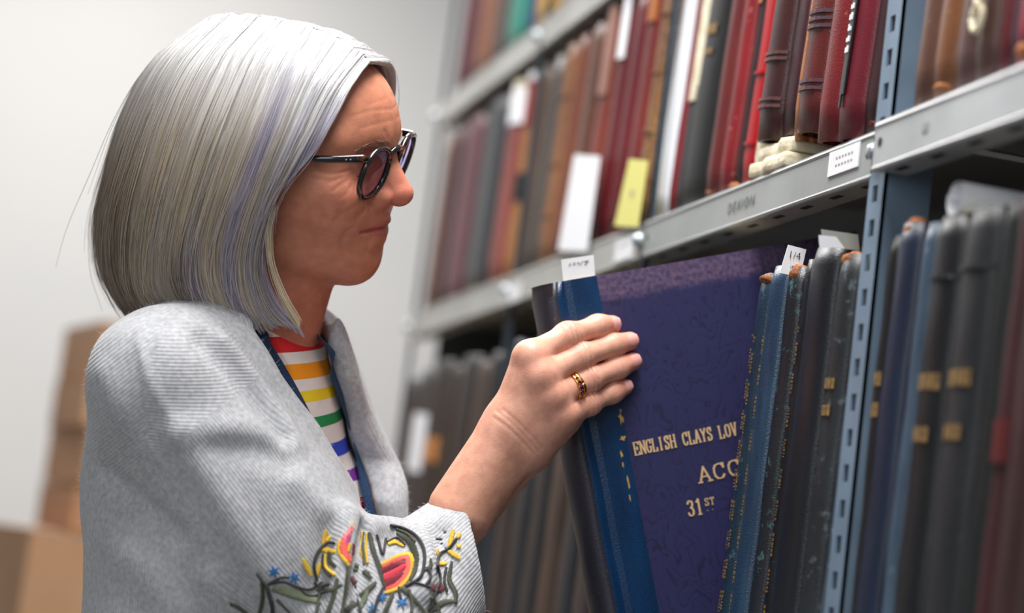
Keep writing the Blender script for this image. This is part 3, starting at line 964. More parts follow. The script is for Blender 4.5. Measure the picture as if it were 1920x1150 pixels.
def moire_cloth(name):
    m, t, b = nt(name)
    L = t.links.new
    tc = t.nodes.new('ShaderNodeTexCoord')
    mp = t.nodes.new('ShaderNodeMapping')
    mp.inputs['Scale'].default_value = (1.0, 1.0, 0.62)
    n = t.nodes.new('ShaderNodeTexNoise')
    n.inputs['Scale'].default_value = 62
    n.inputs['Detail'].default_value = 1.2
    n.inputs['Distortion'].default_value = 0.9
    L(tc.outputs['Object'], mp.inputs['Vector'])
    L(mp.outputs['Vector'], n.inputs['Vector'])
    # contour lines of the noise = the watered pattern of the cloth
    mu = t.nodes.new('ShaderNodeMath')
    mu.operation = 'MULTIPLY'
    mu.inputs[1].default_value = 5.0
    L(n.outputs['Fac'], mu.inputs[0])
    fr = t.nodes.new('ShaderNodeMath')
    fr.operation = 'PINGPONG'
    fr.inputs[1].default_value = 0.5
    L(mu.outputs[0], fr.inputs[0])
    r = t.nodes.new('ShaderNodeValToRGB')
    r.color_ramp.elements[0].position, r.color_ramp.elements[1].position = 0.015, 0.09
    r.color_ramp.elements[0].color = srgb(33, 32, 66)
    r.color_ramp.elements[1].color = srgb(44, 43, 88)
    L(fr.outputs[0], r.inputs['Fac'])
    n2 = t.nodes.new('ShaderNodeTexNoise')
    n2.inputs['Scale'].default_value = 14
    n2.inputs['Detail'].default_value = 6
    L(tc.outputs['Object'], n2.inputs['Vector'])
    mx = t.nodes.new('ShaderNodeMix')
    mx.data_type = 'RGBA'
    mx.blend_type = 'MULTIPLY'
    mx.inputs['Factor'].default_value = 0.2
    L(r.outputs['Color'], mx.inputs['A'])
    L(n2.outputs['Color'], mx.inputs['B'])
    # sun-faded strip along the head of the board
    sp = t.nodes.new('ShaderNodeSeparateXYZ')
    L(tc.outputs['Object'], sp.inputs[0])
    nj = t.nodes.new('ShaderNodeTexNoise')
    nj.inputs['Scale'].default_value = 160
    L(tc.outputs['Object'], nj.inputs['Vector'])
    ad = t.nodes.new('ShaderNodeMath')
    ad.operation = 'MULTIPLY_ADD'
    ad.inputs[1].default_value = 0.006
    L(nj.outputs['Fac'], ad.inputs[0])
    L(sp.outputs['Z'], ad.inputs[2])
    st = t.nodes.new('ShaderNodeMapRange')
    st.inputs['From Min'].default_value = HB_H - 0.021
    st.inputs['From Max'].default_value = HB_H - 0.014
    L(ad.outputs[0], st.inputs['Value'])
    m2 = t.nodes.new('ShaderNodeMath')
    m2.operation = 'MULTIPLY'
    m2.inputs[1].default_value = 0.75
    L(st.outputs['Result'], m2.inputs[0])
    nf = t.nodes.new('ShaderNodeTexNoise')
    nf.inputs['Scale'].default_value = 260
    nf.inputs['Detail'].default_value = 5
    L(tc.outputs['Object'], nf.inputs['Vector'])
    rf = t.nodes.new('ShaderNodeValToRGB')
    rf.color_ramp.elements[0].position, rf.color_ramp.elements[1].position = 0.35, 0.65
    rf.color_ramp.elements[0].color, rf.color_ramp.elements[1].color = srgb(70, 56, 88), srgb(118, 94, 120)
    L(nf.outputs['Fac'], rf.inputs['Fac'])
    m3 = t.nodes.new('ShaderNodeMix')
    m3.data_type = 'RGBA'
    L(m2.outputs[0], m3.inputs['Factor'])
    L(mx.outputs['Result'], m3.inputs['A'])
    L(rf.outputs['Color'], m3.inputs['B'])
    L(m3.outputs['Result'], b.inputs['Base Color'])
    b.inputs['Roughness'].default_value = 0.5
    bp = t.nodes.new('ShaderNodeBump')
    bp.inputs['Strength'].default_value = 0.10
    bp.inputs['Distance'].default_value = 0.001
    L(fr.outputs[0], bp.inputs['Height'])
    L(bp.outputs['Normal'], b.inputs['Normal'])
    return m


M_MOIRE = moire_cloth('violet_watered_cloth')
M_HSPINE = leather('blue_spine_leather', c(6, 52, 92), c(4, 36, 70), c(70, 96, 92), rough=0.34, wear=0.69)
M_HBACK = leather('rubbed_spine_leather', c(52, 50, 62), c(38, 38, 50), c(120, 118, 90), rough=0.45, wear=0.66)
HB_BULGE = 0.013
v, f = case_mesh(HB_T, HB_H, HB_D, HB_BULGE, 0.0, 3, 12)
round_back(mesh_obj('cover', v, f, M_MOIRE, held))
box_obj('page_block', (0.006, -HB_T / 2 + 0.0036, 0.005), (HB_D - 0.006, HB_T / 2 - 0.0036, HB_H - 0.005), M_PAGE, held)


def leather_wrap(x_end, lift, zlo, zhi, nz=30, only_round=False):
    """leather over the rounded back and the first strip of both boards"""
    prof, _ = book_profile(HB_T, HB_D, HB_BULGE, seg=14)
    prof = [(min(x, x_end), y) for x, y in prof]
    if only_round:
        prof = prof[4:-4]
    outer = []
    n = len(prof)
    ctr = 0.012
    for x, y in prof:
        d = Vector((x - ctr, y))
        d.normalize()
        if x > 0.008:
            d = Vector((0, 1 if y > 0 else -1))
        outer.append((x + d.x * lift, y + d.y * lift))
    vs, fs = [], []
    for k in range(nz + 1):
        z = zlo + (zhi - zlo) * k / nz
        for x, y in outer:
            w = 0.0005 * math.sin(z * 70 + y * 90) if x < 0.01 else 0.0
            end = min(z - zlo, zhi - z)
            w += 0.003 * math.exp(-end / 0.005) if x < 0.006 else 0
            vs.append((x + w, y, z))
        for x, y in prof:
            vs.append((x + 0.0004, y * 0.985, z))
    m = 2 * n
    for k in range(nz):
        a, b = k * m, (k + 1) * m
        for i in range(n - 1):
            fs.append((a + i, b + i, b + i + 1, a + i + 1))
        fs.append((a, a + n, b + n, b))
        fs.append((a + n - 1, b + n - 1, b + 2 * n - 1, a + 2 * n - 1))
    for i in range(n - 1):
        fs.append((i, i + 1, n + i + 1, n + i))
        q = nz * m
        fs.append((q + i, q + n + i, q + n + i + 1, q + i + 1))
    return vs, fs


v, f = leather_wrap(0.036, 0.0007, -0.0004, HB_H + 0.0004)
round_back(mesh_obj('leather_spine', v, f, M_HSPINE, held, False))
v, f = leather_wrap(0.036, 0.0012, -0.0005, HB_H + 0.0005, only_round=True)
tag(mesh_obj('rubbed_back', v, f, M_HBACK, held, True), 'rubbed grey back of the spine')


def hb_local(px, py, off=0.0):
    w = on_plane(px, py, (0, 1, 0), (0, YH - off, 0)) - np.array(held.location)
    return np.array([w @ E1, -HB_T / 2 - off, w @ E2])


# chips where the leather has flaked off along its edge
M_CHIP = plain('bare_board', srgb(206, 168, 92), 0.85, noise=(300, srgb(176, 132, 66), 4))
for (px, py, w, h) in ((1164, 784, 5, 15), (1168, 822, 8, 6), (1165, 852, 3, 9), (1168, 872, 2.5, 7), (1178, 905, 2.5, 18), (1181, 934, 2, 9), (1163, 770, 3, 4)):
    p0 = hb_local(px, py, 0.0008)
    n = 9
    vs = []
    for s in (0.0, -0.0005):
        for i in range(n):
            a = 2 * math.pi * i / n
            j = 0.75 + 0.35 * math.sin(3.1 * i + px)
            vs.append((p0[0] + w / 2330 * math.cos(a) * j, p0[1] - s - 0.0003, p0[2] + h / 2330 * math.sin(a) * j))
    mesh_obj('flaked_chip', vs, [tuple(range(n)), tuple(range(2 * n - 1, n - 1, -1))] + [(i, n + i, n + (i + 1) % n, (i + 1) % n) for i in range(n)], M_CHIP, held)

# gilt slab-serif lettering: strokes on a 4 x 6 grid
GL_STROKES = {
    'E': [[(0, 0), (0, 6)], [(0, 6), (3.4, 6), (3.4, 5)], [(0, 3.1), (2.2, 3.1)], [(2.2, 3.7), (2.2, 2.5)], [(0, 0), (3.5, 0), (3.5, 1.1)], [(-.6, 0), (0, 0)], [(-.6, 6), (0, 6)]],
    'N': [[(0, 0), (0, 6), (3.4, 0), (3.4, 6)], [(-.7, 6), (.4, 6)], [(-.7, 0), (.7, 0)], [(2.7, 6), (4.1, 6)]],
    'G': [[(3.3, 4.4), (3.2, 5.2), (2.6, 5.9), (1.7, 6), (.7, 5.6), (.1, 4.5), (0, 3), (.2, 1.4), (.9, .3), (1.8, 0), (2.7, .3), (3.2, 1), (3.2, 2.6)], [(2.2, 2.6), (3.9, 2.6)], [(3.3, 6), (3.3, 4.4)]],
    'L': [[(.3, 6), (.3, 0), (3.3, 0), (3.3, 1.4)], [(-.5, 6), (1.1, 6)], [(-.5, 0), (.3, 0)]],
    'I': [[(1.6, 0), (1.6, 6)], [(.8, 0), (2.4, 0)], [(.8, 6), (2.4, 6)]],
    'S': [[(3, 4.5), (2.8, 5.4), (2, 6), (1.1, 5.9), (.4, 5.2), (.4, 4.3), (1, 3.6), (2.4, 2.7), (3.1, 1.9), (3, .8), (2.3, .1), (1.3, 0), (.5, .5), (.3, 1.5)], [(3, 6), (3, 4.5)], [(.3, 0), (.3, 1.5)]],
    'H': [[(0, 0), (0, 6)], [(3.3, 0), (3.3, 6)], [(0, 3), (3.3, 3)], [(-.7, 0), (.7, 0)], [(-.7, 6), (.7, 6)], [(2.6, 0), (4, 0)], [(2.6, 6), (4, 6)]],
    'C': [[(3.3, 4.3), (3.1, 5.2), (2.6, 5.9), (1.7, 6), (.7, 5.6), (.1, 4.5), (0, 3), (.2, 1.4), (.9, .3), (1.8, 0), (2.7, .3), (3.3, 1.3)], [(3.3, 6), (3.3, 4.3)]],
    'A': [[(0, 0), (1.7, 6), (3.5, 0)], [(.7, 2.1), (2.9, 2.1)], [(-.7, 0), (.7, 0)], [(2.7, 0), (4.2, 0)]],
    'Y': [[(0, 6), (1.7, 3), (1.7, 0)], [(3.4, 6), (1.7, 3)], [(-.6, 6), (.6, 6)], [(2.8, 6), (4, 6)], [(1, 0), (2.4, 0)]],
    'O': [[(1.7, 6), (.7, 5.6), (.1, 4.5), (0, 3), (.1, 1.5), (.7, .4), (1.7, 0), (2.7, .4), (3.3, 1.5), (3.4, 3), (3.3, 4.5), (2.7, 5.6), (1.7, 6)]],
    'V': [[(0, 6), (1.7, 0), (3.4, 6)], [(-.7, 6), (.7, 6)], [(2.7, 6), (4.1, 6)]],
    'T': [[(1.7, 0), (1.7, 6)], [(0, 4.8), (0, 6), (3.4, 6), (3.4, 4.8)], [(.9, 0), (2.5, 0)]],
    '3': [[(.2, 5), (.8, 5.8), (1.7, 6), (2.7, 5.6), (3, 4.6), (2.5, 3.6), (1.5, 3.2), (2.7, 2.8), (3.2, 1.6), (2.8, .5), (1.7, 0), (.6, .3), (.1, 1.2)]],
    '1': [[(.6, 5.1), (1.7, 6), (1.7, 0)], [(.7, 0), (2.7, 0)]],
    '.': [[(1.4, .2), (2.0, .2)]],
}


def gilt_word(word, px0, py0, px1, py1, size, width=0.66):
    """word set between two pixels of its base line on the near board"""
    a, b = hb_local(px0, py0, 0.0006), hb_local(px1, py1, 0.0006)
    n = len(word)
    step = (b - a) / n
    u = size / 6.0
    bm = bmesh.new()
    dirx = (b - a) / np.linalg.norm(b - a)
    dirz = np.array([-dirx[2], 0, dirx[0]])
    cw = np.linalg.norm(step) * 0.78 / 4.0
    nst = 0
    for i, ch in enumerate(word):
        o = a + step * i
        for st in GL_STROKES[ch]:
            pts = [o + dirx * (x + 0.6) * cw + dirz * z * u for x, z in st]
            for p, q in zip(pts[:-1], pts[1:]):
                d = q - p
                ln = np.linalg.norm(d)
                if ln < 1e-9:
                    continue
                d /= ln
                nrm = np.array([-d[2], 0, d[0]])
                w = width * u * (1.25 if abs(d @ dirz) > 0.7 else 0.8) * 0.5
                e = w * 0.7
                c4 = [p - d * e + nrm * w, q + d * e + nrm * w, q + d * e - nrm * w, p - d * e - nrm * w]
                nst += 1
                lo = [bm.verts.new((x_[0], x_[1] + 0.0005, x_[2])) for x_ in c4]
                hi = [bm.verts.new((x_[0], x_[1] + 0.0002 - 0.000008 * (nst % 30), x_[2])) for x_ in c4]
                bm.faces.new(hi[::-1])
                for k in range(4):
                    bm.faces.new((lo[k], lo[(k + 1) % 4], hi[(k + 1) % 4], hi[k]))
    bmesh.ops.recalc_face_normals(bm, faces=bm.faces)
    return bm_obj('gilt_lettering', bm, M_GILT, held)


gilt_word('ENGLISH', 1191, 854, 1270, 838, 0.0102)
gilt_word('CLAYS', 1282, 836, 1339, 824, 0.0102)
gilt_word('LOV', 1350, 823, 1385, 815, 0.0102)
gilt_word('ACC', 1311, 906, 1394, 888, 0.0122)
gilt_word('31', 1291, 969, 1322, 963, 0.0124)
gilt_word('ST', 1322, 949, 1342, 945, 0.0058)
gilt_word('..', 1323, 959, 1342, 955, 0.0058)

# paper slip standing out of the head of the ledger
qs = [on_plane(px, py, (0, 1, 0), (0, YH + 0.012, 0)) for px, py in ((1052, 487), (1113, 478), (1119, 560), (1060, 566))]
base = (qs[2] + qs[3]) / 2
ps = empty('paper_slip', tuple(base))
vs = [p_ - base for p_ in qs] + [p_ - base + np.array([0, 0.0005, 0]) for p_ in qs]
mesh_obj('sheet', vs, [(0, 1, 2, 3), (7, 6, 5, 4), (0, 4, 5, 1), (1, 5, 6, 2), (2, 6, 7, 3), (3, 7, 4, 0)], M_CARD, ps)
tag(ps, 'small white slip with faint pencil note in the pulled-out ledger', 'paper slip')
rng = np.random.default_rng(4)
squig = [[(1066, 499), (1070, 493), (1068, 500)], [(1073, 497), (1078, 491), (1076, 498), (1080, 494)], [(1082, 494), (1085, 491), (1084, 497), (1089, 492)],
         [(1088, 499), (1093, 488)], [(1094, 491), (1104, 488)], [(1098, 488), (1100, 495), (1096, 496)], [(1097, 493), (1104, 491)]]
for k, st in enumerate(squig):
    pts = np.array([on_plane(px, py, (0, 1, 0), (0, YH + 0.0118, 0)) - base for px, py in st])
    v, f = tube_mesh(catmull(pts, 8) if len(pts) > 2 else pts, 0.0003 if k > 3 else 0.0002, 5)
    mesh_obj('pencil_stroke', v, f, M_PENCIL, ps)

# ================================================================== implicit surfaces -> mesh
def smin(a, b, k):
    h = np.maximum(k - np.abs(a - b), 0.0) / k
    return np.minimum(a, b) - h * h * k * 0.25


def smax(a, b, k):
    return -smin(-a, -b, k)


def s_ell(p, c, r):
    q = p - np.asarray(c, np.float32)
    r = np.asarray(r, np.float32)
    k0 = np.sqrt(((q / r) ** 2).sum(-1)) + 1e-9
    k1 = np.sqrt(((q / (r * r)) ** 2).sum(-1)) + 1e-9
    return k0 * (k0 - 1.0) / k1


def s_sph(p, c, r):
    return np.sqrt(((p - np.asarray(c, np.float32)) ** 2).sum(-1)) - r


def seg_t(p, a, b):
    a = np.asarray(a, np.float32)
    b = np.asarray(b, np.float32)
    ab = b - a
    t = np.clip(((p - a) @ ab) / float(ab @ ab), 0.0, 1.0)
    d = np.sqrt(((p - a - t[..., None] * ab) ** 2).sum(-1))
    return d, t


def s_cone(p, a, b, ra, rb):
    d, t = seg_t(p, a, b)
    return d - (ra + (rb - ra) * t)


def s_chain(p, pts, rad, k=0.004):
    f = None
    for i in range(len(pts) - 1):
        g = s_cone(p, pts[i], pts[i + 1], rad[i], rad[i + 1])
        f = g if f is None else smin(f, g, k)
    return f


def d_poly(p, pts):
    """distance to a polyline"""
    f = None
    for i in range(len(pts) - 1):
        d, _ = seg_t(p, pts[i], pts[i + 1])
        f = d if f is None else np.minimum(f, d)
    return f


def polygonise(fn, lo, hi, h, margin=1.25):
    """surface nets on the blocks of the box lo..hi that the surface may pass through"""
    lo = np.asarray(lo, float)
    hi = np.asarray(hi, float)
    B = 8
    nb = np.maximum(1, np.ceil((hi - lo) / (h * B)).astype(int))
    g = np.stack(np.meshgrid(*[np.arange(n) for n in nb], indexing='ij'), -1).reshape(-1, 3)
    ctr = (lo + (g + 0.5) * h * B).astype(np.float32)
    val = np.concatenate([fn(ctr[i:i + 200000]) for i in range(0, len(ctr), 200000)])
    keep = np.abs(val) < h * B * 0.5 * math.sqrt(3) * margin + h
    g = g[keep]
    L = np.stack(np.meshgrid(*[np.arange(B + 1)] * 3, indexing='ij'), -1).reshape(-1, 3)
    n = B + 1
    dims = nb * B + 2
    cell_id, cell_pt, quads = [], [], []
    CH = 400
    corner = np.array([(i, j, k) for i in (0, 1) for j in (0, 1) for k in (0, 1)])
    edges = [(a, b) for a in range(8) for b in range(a + 1, 8) if np.abs(corner[a] - corner[b]).sum() == 1]

    def gid(ijk):
        return (ijk[..., 0] + 1) * (dims[1] + 2) * (dims[2] + 2) + (ijk[..., 1] + 1) * (dims[2] + 2) + (ijk[..., 2] + 1)

    for s in range(0, len(g), CH):
        gb = g[s:s + CH]
        idx = gb[:, None, :] * B + L[None]
        pts = (lo + idx * h).astype(np.float32)
        v = fn(pts.reshape(-1, 3)).reshape(len(gb), n, n, n)
        sg = v < 0
        cs = np.stack([sg[:, i:i + B, j:j + B, k:k + B] for i, j, k in corner], -1)
        act = cs.any(-1) & ~cs.all(-1)
        bi, ci, cj, ck = np.nonzero(act)
        if len(bi):
            cv = np.stack([v[bi, ci + i, cj + j, ck + k] for i, j, k in corner], -1)
            acc = np.zeros((len(bi), 3))
            cnt = np.zeros(len(bi))
            for a, b in edges:
                va, vb = cv[:, a], cv[:, b]
                m = (va < 0) != (vb < 0)
                t = np.where(m, va / np.where(m, va - vb, 1), 0)
                pt = corner[a] + t[:, None] * (corner[b] - corner[a])
                acc += np.where(m[:, None], pt, 0)
                cnt += m
            base = gb[bi] * B + np.stack([ci, cj, ck], -1)
            cell_id.append(gid(base))
            cell_pt.append(lo + (base + acc / cnt[:, None]) * h)
        for ax in range(3):
            o = [0, 0, 0]
            o[ax] = 1
            a = sg[:, :B, :B, :B]
            b = sg[:, o[0]:B + o[0], o[1]:B + o[1], o[2]:B + o[2]]
            bi, i, j, k = np.nonzero(a != b)
            if not len(bi):
                continue
            base = gb[bi] * B + np.stack([i, j, k], -1)
            u, w = (ax + 1) % 3, (ax + 2) % 3
            du = np.zeros(3, int)
            dw = np.zeros(3, int)
            du[u] = 1
            dw[w] = 1
            q = np.stack([gid(base - du - dw), gid(base - dw), gid(base), gid(base - du)], -1)
            flip = ~a[bi, i, j, k]
            q[flip] = q[flip][:, ::-1]
            quads.append(q)
    ids = np.concatenate(cell_id)
    pts = np.concatenate(cell_pt)
    q = np.concatenate(quads)
    order = np.argsort(ids)
    ids, pts = ids[order], pts[order]
    pos = np.clip(np.searchsorted(ids, q), 0, len(ids) - 1)
    ok = (ids[pos] == q).all(-1)
    return pts, pos[ok]


def np_mesh(name, V, Q, material, parent=None, origin=(0, 0, 0), smooth=True, attrs=None, drop_small=0):
    V = np.asarray(V, np.float64) - np.asarray(origin, float)
    me = bpy.data.meshes.new(name)
    k = Q.shape[1]
    me.vertices.add(len(V))
    me.vertices.foreach_set('co', V.astype(np.float32).ravel())
    me.loops.add(Q.size)
    me.loops.foreach_set('vertex_index', Q.astype(np.int32).ravel())
    me.polygons.add(len(Q))
    me.polygons.foreach_set('loop_start', np.arange(0, Q.size, k, dtype=np.int32))
    me.polygons.foreach_set('loop_total', np.full(len(Q), k, np.int32))
    if smooth:
        me.polygons.foreach_set('use_smooth', np.ones(len(Q), bool))
    me.update(calc_edges=True)
    for nm, arr in (attrs or {}).items():
        if arr.ndim == 1:
            a = me.attributes.new(nm, 'FLOAT', 'POINT')
            a.data.foreach_set('value', arr.astype(np.float32))
        else:
            a = me.attributes.new(nm, 'FLOAT_COLOR', 'POINT')
            cc = np.ones((len(arr), 4), np.float32)
            cc[:, :3] = arr
            a.data.foreach_set('color', cc.ravel())
    me.validate()
    if material is not None:
        me.materials.append(material)
    o = bpy.data.objects.new(name, me)
    COL.objects.link(o)
    if parent is not None:
        o.parent = parent
    return o


def relax(V, Q, it=1, lam=0.5):
    """light Laplacian smoothing"""
    V = V.copy()
    e = np.concatenate([Q[:, [0, 1]], Q[:, [1, 2]], Q[:, [2, 3]], Q[:, [3, 0]]])
    e = np.concatenate([e, e[:, ::-1]])
    cnt = np.bincount(e[:, 0], minlength=len(V)).astype(float)
    cnt[cnt == 0] = 1
    for _ in range(it):
        acc = np.stack([np.bincount(e[:, 0], V[e[:, 1], d], minlength=len(V)) for d in range(3)], -1)
        V = V + lam * (acc / cnt[:, None] - V) * (cnt[:, None] > 0)
    return V


def trace(fn, px, py, d0=1.1, d1=2.6, eps=4e-4):
    """first hit of the camera ray through a pixel with the surface fn = 0 (None if it misses)"""
    r = P(px, py, 1.0) - CAM
    n = np.linalg.norm(r)
    d = d0
    for _ in range(160):
        v = float(fn((CAM + r * d)[None].astype(np.float32))[0])
        if v < eps:
            return CAM + r * d
        d += v * 0.85 / n
        if d > d1:
            return None
    return CAM + r * d


def grad(fn, p, e=1e-3):
    p = np.asarray(p, np.float32)
    g = np.array([float(fn((p + np.eye(3, dtype=np.float32)[i] * e)[None])[0] - fn((p - np.eye(3, dtype=np.float32)[i] * e)[None])[0]) for i in range(3)])
    return g / (np.linalg.norm(g) + 1e-12)

# ================================================================== the woman
def frame_at(o, yaw, roll=0.0, pitch=0.0):
    """rows: forward, her right, up. yaw turns the forward axis from picture-right towards the camera"""
    v = o - CAM
    az = math.atan2(v[0], v[1])
    rt = np.array([math.cos(az), -math.sin(az), 0.0])
    tw = np.array([-math.sin(az), -math.cos(az), 0.0])
    up = np.array([0, 0, 1.0])
    y, r, p = map(math.radians, (yaw, roll, pitch))
    X = math.cos(y) * rt + math.sin(y) * tw
    Y = -math.sin(y) * rt + math.cos(y) * tw
    Yh = math.cos(r) * Y - math.sin(r) * up
    Zh = math.cos(r) * up + math.sin(r) * Y
    return np.array([math.cos(p) * X - math.sin(p) * Zh, Yh, math.cos(p) * Zh + math.sin(p) * X])


HO = P(560, 330, 1.72)
HM = frame_at(HO, 22, 22)
BO = P(430, 820, 1.76)
BM = frame_at(BO, 25)


def to_head(p):
    return (np.asarray(p) - HO) @ HM.T


def from_head(q):
    return HO + np.asarray(q, float) @ HM


def to_body(p):
    return (np.asarray(p) - BO) @ BM.T


def from_body(q):
    return BO + np.asarray(q, float) @ BM


def head_px(px, py, y):
    """head coordinates of a pixel on the plane y (her right)"""
    return to_head(on_plane(px, py, HM[1], HO + HM[1] * y))


person = empty('person', (float(BO[0]), float(BO[1]), 0.0))
PO = np.array(person.location)
tag(person, 'woman in a pale grey cardigan and glasses pulling out the violet ledger', 'person')

NECK_T = from_head((-0.020, 0, -0.045))
NECK_B = P(447, 655, 1.745)
SH_R = P(300, 730, 1.625)
SH_L = from_body((-0.004, -0.150, 0.020))
ELB_R = P(690, 1205, 1.645)
WR_R = P(960, 808, 1.722)


# ------------------------------------------------------------------ head
def groove(q, pts, depth, width):
    d = d_poly(q, pts)
    return depth * np.exp(-(d / width) ** 2)


def head_sdf(p, detail=True):
    q = ((p - HO.astype(np.float32)) @ HM.T.astype(np.float32)).astype(np.float32)
    s = q.copy()
    s[..., 1] = np.abs(s[..., 1])
    y = s[..., 1]
    f = s_ell(s, (-0.014, 0, 0.030), (0.092, 0.074, 0.087))
    f = smin(f, s_ell(s, (0.016, 0, 0.050), (0.0575, 0.054, 0.046)), 0.03)
    f = smin(f, s_ell(s, (0.012, 0, -0.010), (0.056, 0.063, 0.068)), 0.02)          # face
    f = smin(f, s_ell(s, (0.041, 0, -0.032), (0.0295, 0.033, 0.031)), 0.020)          # muzzle
    f = smin(f, s_cone(s, (0.043, 0.006, -0.0645), (-0.004, 0.047, -0.048), 0.0180, 0.0125), 0.018)   # jaw
    f = smin(f, s_ell(s, (0.020, 0, -0.052), (0.046, 0.042, 0.026)), 0.02)
    f = smin(f, s_ell(s, (0.0485, 0, -0.0675), (0.0165, 0.018, 0.0160)), 0.009)       # chin
    f = smin(f, s_ell(s, (0.040, 0.043, -0.002), (0.021, 0.019, 0.015)), 0.022)       # cheekbone
    f = smin(f, s_ell(s, (0.046, 0.036, -0.020), (0.018, 0.018, 0.018)), 0.02)        # smiling cheek
    f = smin(f, s_cone(s, (0.0675, 0.010, 0.039), (0.050, 0.050, 0.040), 0.0070, 0.006), 0.016)   # brow
    f = smax(f, -s_ell(s, (0.080, 0.033, 0.016), (0.0165, 0.019, 0.0135)), 0.014)     # socket
    f = smin(f, s_sph(s, (0.0520, 0.0325, 0.0150), 0.0128), 0.005)                    # lid over the eye
    # nose
    n = s_cone(s, (0.0700, 0, 0.0300), (0.0845, 0, -0.0070), 0.0070, 0.0112)
    n = smin(n, s_ell(s, (0.0872, 0, -0.0086), (0.0090, 0.0088, 0.0074)), 0.006)
    n = smin(n, s_ell(s, (0.0738, 0.0132, -0.0098), (0.0102, 0.0072, 0.0082)), 0.0032)
    n = smin(n, s_ell(s, (0.0700, 0, -0.0010), (0.0140, 0.0110, 0.0160)), 0.007)
    f = smin(f, n, 0.007)
    f = smax(f, -s_ell(s, (0.0812, 0.0062, -0.0180), (0.0062, 0.0030, 0.0040)), 0.002)
    # lips bend back round the teeth
    l = s.copy()
    l[..., 0] = s[..., 0] + 28.0 * y * y
    l[..., 2] = s[..., 2] - 1.5 * y * y
    f = smin(f, s_ell(l, (0.0700, 0, -0.0312), (0.0080, 0.0345, 0.0044)), 0.0045)
    f = smin(f, s_ell(l, (0.0668, 0, -0.0408), (0.0080, 0.0270, 0.0052)), 0.0050)
    front = np.clip((s[..., 0] - 0.035) / 0.02, 0, 1)
    if detail:
        m = np.clip((0.0360 - y) / 0.004, 0, 1) * front
        f = f + 0.0023 * m * np.exp(-((l[..., 2] + 0.0362) / 0.0014) ** 2)
        f = f + 0.0022 * front * np.exp(-((s[..., 2] + 0.0565) / 0.006) ** 2) * np.exp(-(y / 0.018) ** 2)   # under the lip
        for pts, dep, wd in CREASES:
            lo = pts.min(0) - 3 * wd
            hi = pts.max(0) + 3 * wd
            m2 = ((s > lo) & (s < hi)).all(-1)
            if m2.any():
                f[m2] = f[m2] + 0.62 * dep * np.exp(-(d_poly(s[m2], pts) / wd) ** 2)
    # ear
    e = s_ell(s, (-0.016, 0.0745, 0.002), (0.017, 0.0075, 0.030))
    e = smax(e, -s_ell(s, (-0.013, 0.0835, 0.004), (0.010, 0.0065, 0.019)), 0.004)
    f = smin(f, e, 0.005)
    return f


# lines of the face, read off the near cheek and mirrored: (pixels, depth, width)
CREASES = []
_lines = [
    ([(677, 241), (700, 234), (722, 229), (738, 224)], .0004, .0015), ([(660, 219), (680, 212), (704, 207), (736, 205)], .0005, .0015), ([(690, 197), (712, 189), (734, 180)], .0003, .0015),
    ([(722, 246), (728, 262)], .0010, .0020),
    ([(592, 321), (629, 326), (662, 318)], .0011, .0014), ([(612, 344), (646, 331), (664, 326)], .0011, .0014), ([(624, 358), (640, 346), (656, 335)], .0010, .0014), ([(584, 335), (606, 338), (628, 338)], .0008, .0013),
    ([(640, 372), (652, 360), (660, 346)], .0007, .0016), ([(668, 386), (652, 398), (636, 408)], .0005, .0024),
    ([(697, 374), (688, 388), (676, 404), (662, 418)], .0016, .0030), ([(664, 428), (652, 434), (645, 446), (642, 462), (648, 478)], .0020, .0026), ([(640, 402), (630, 414), (623, 428)], .0014, .0026),
    ([(700, 350), (693, 358), (691, 370), (696, 382), (703, 387)], .0026, .0018),
    ([(690, 472), (698, 476), (706, 474)], .0012, .0034), ([(668, 462), (676, 484)], .0005, .0030),
]
for _p, _d, _w in _lines:
    _h = [trace(lambda p_: head_sdf(p_, False), *a_) for a_ in _p]
    _h = np.array([to_head(w_) for w_ in _h if w_ is not None])
    if len(_h) > 1:
        _h[:, 1] = np.abs(_h[:, 1])
        CREASES.append((catmull(_h, 9) if len(_h) > 2 else _h, _d, _w))


def neck_sdf(p):
    f = s_cone(p, NECK_T, NECK_B, 0.0490, 0.0530)
    adam = s_cone(p, from_head((-0.004, 0, -0.088)), NECK_B + BM[0] * 0.026, 0.024, 0.030)
    return smin(f, adam, 0.03)


def torso_sdf(p, off=0.0):
    """trunk, seat and legs; off swells it for the layers of clothing"""
    q = ((p - BO.astype(np.float32)) @ BM.T.astype(np.float32)).astype(np.float32)
    s = q.copy()
    s[..., 1] = np.abs(s[..., 1])
    f = s_ell(s, (0.008, 0, -0.085), (0.076, 0.128, 0.150))
    f = smin(f, s_cone(s, (-0.008, 0.0, 0.022), (-0.002, 0.126, 0.030), 0.062, 0.036), 0.045)
    f = smin(f, s_ell(s, (0.062, 0.066, -0.070), (0.058, 0.062, 0.062)), 0.05)
    f = smin(f, s_ell(s, (0.010, 0, -0.26), (0.082, 0.122, 0.16)), 0.06)
    f = smin(f, s_ell(s, (-0.012, 0, -0.40), (0.112, 0.165, 0.13)), 0.08)
    f = smin(f, s_ell(s, (-0.030, 0, -0.030), (0.050, 0.104, 0.080)), 0.05)          # upper back
    f = smin(f, s_ell(s, (0.016, 0, 0.020), (0.066, 0.085, 0.085)), 0.035)            # collarbones
    return f - off


def shoulder_sdf(p):
    f = smin(s_cone(p, NECK_B, from_body((-0.008, 0.110, 0.032)), 0.050, 0.038), s_cone(p, NECK_B, from_body((-0.008, -0.110, 0.032)), 0.050, 0.038), 0.02)
    return f


# ------------------------------------------------------------------ right hand and forearm
def cov(px, py, off):
    """point off metres in front of the near board of the pulled ledger"""
    return on_plane(px, py, (0, 1, 0), (0, YH - off, 0))


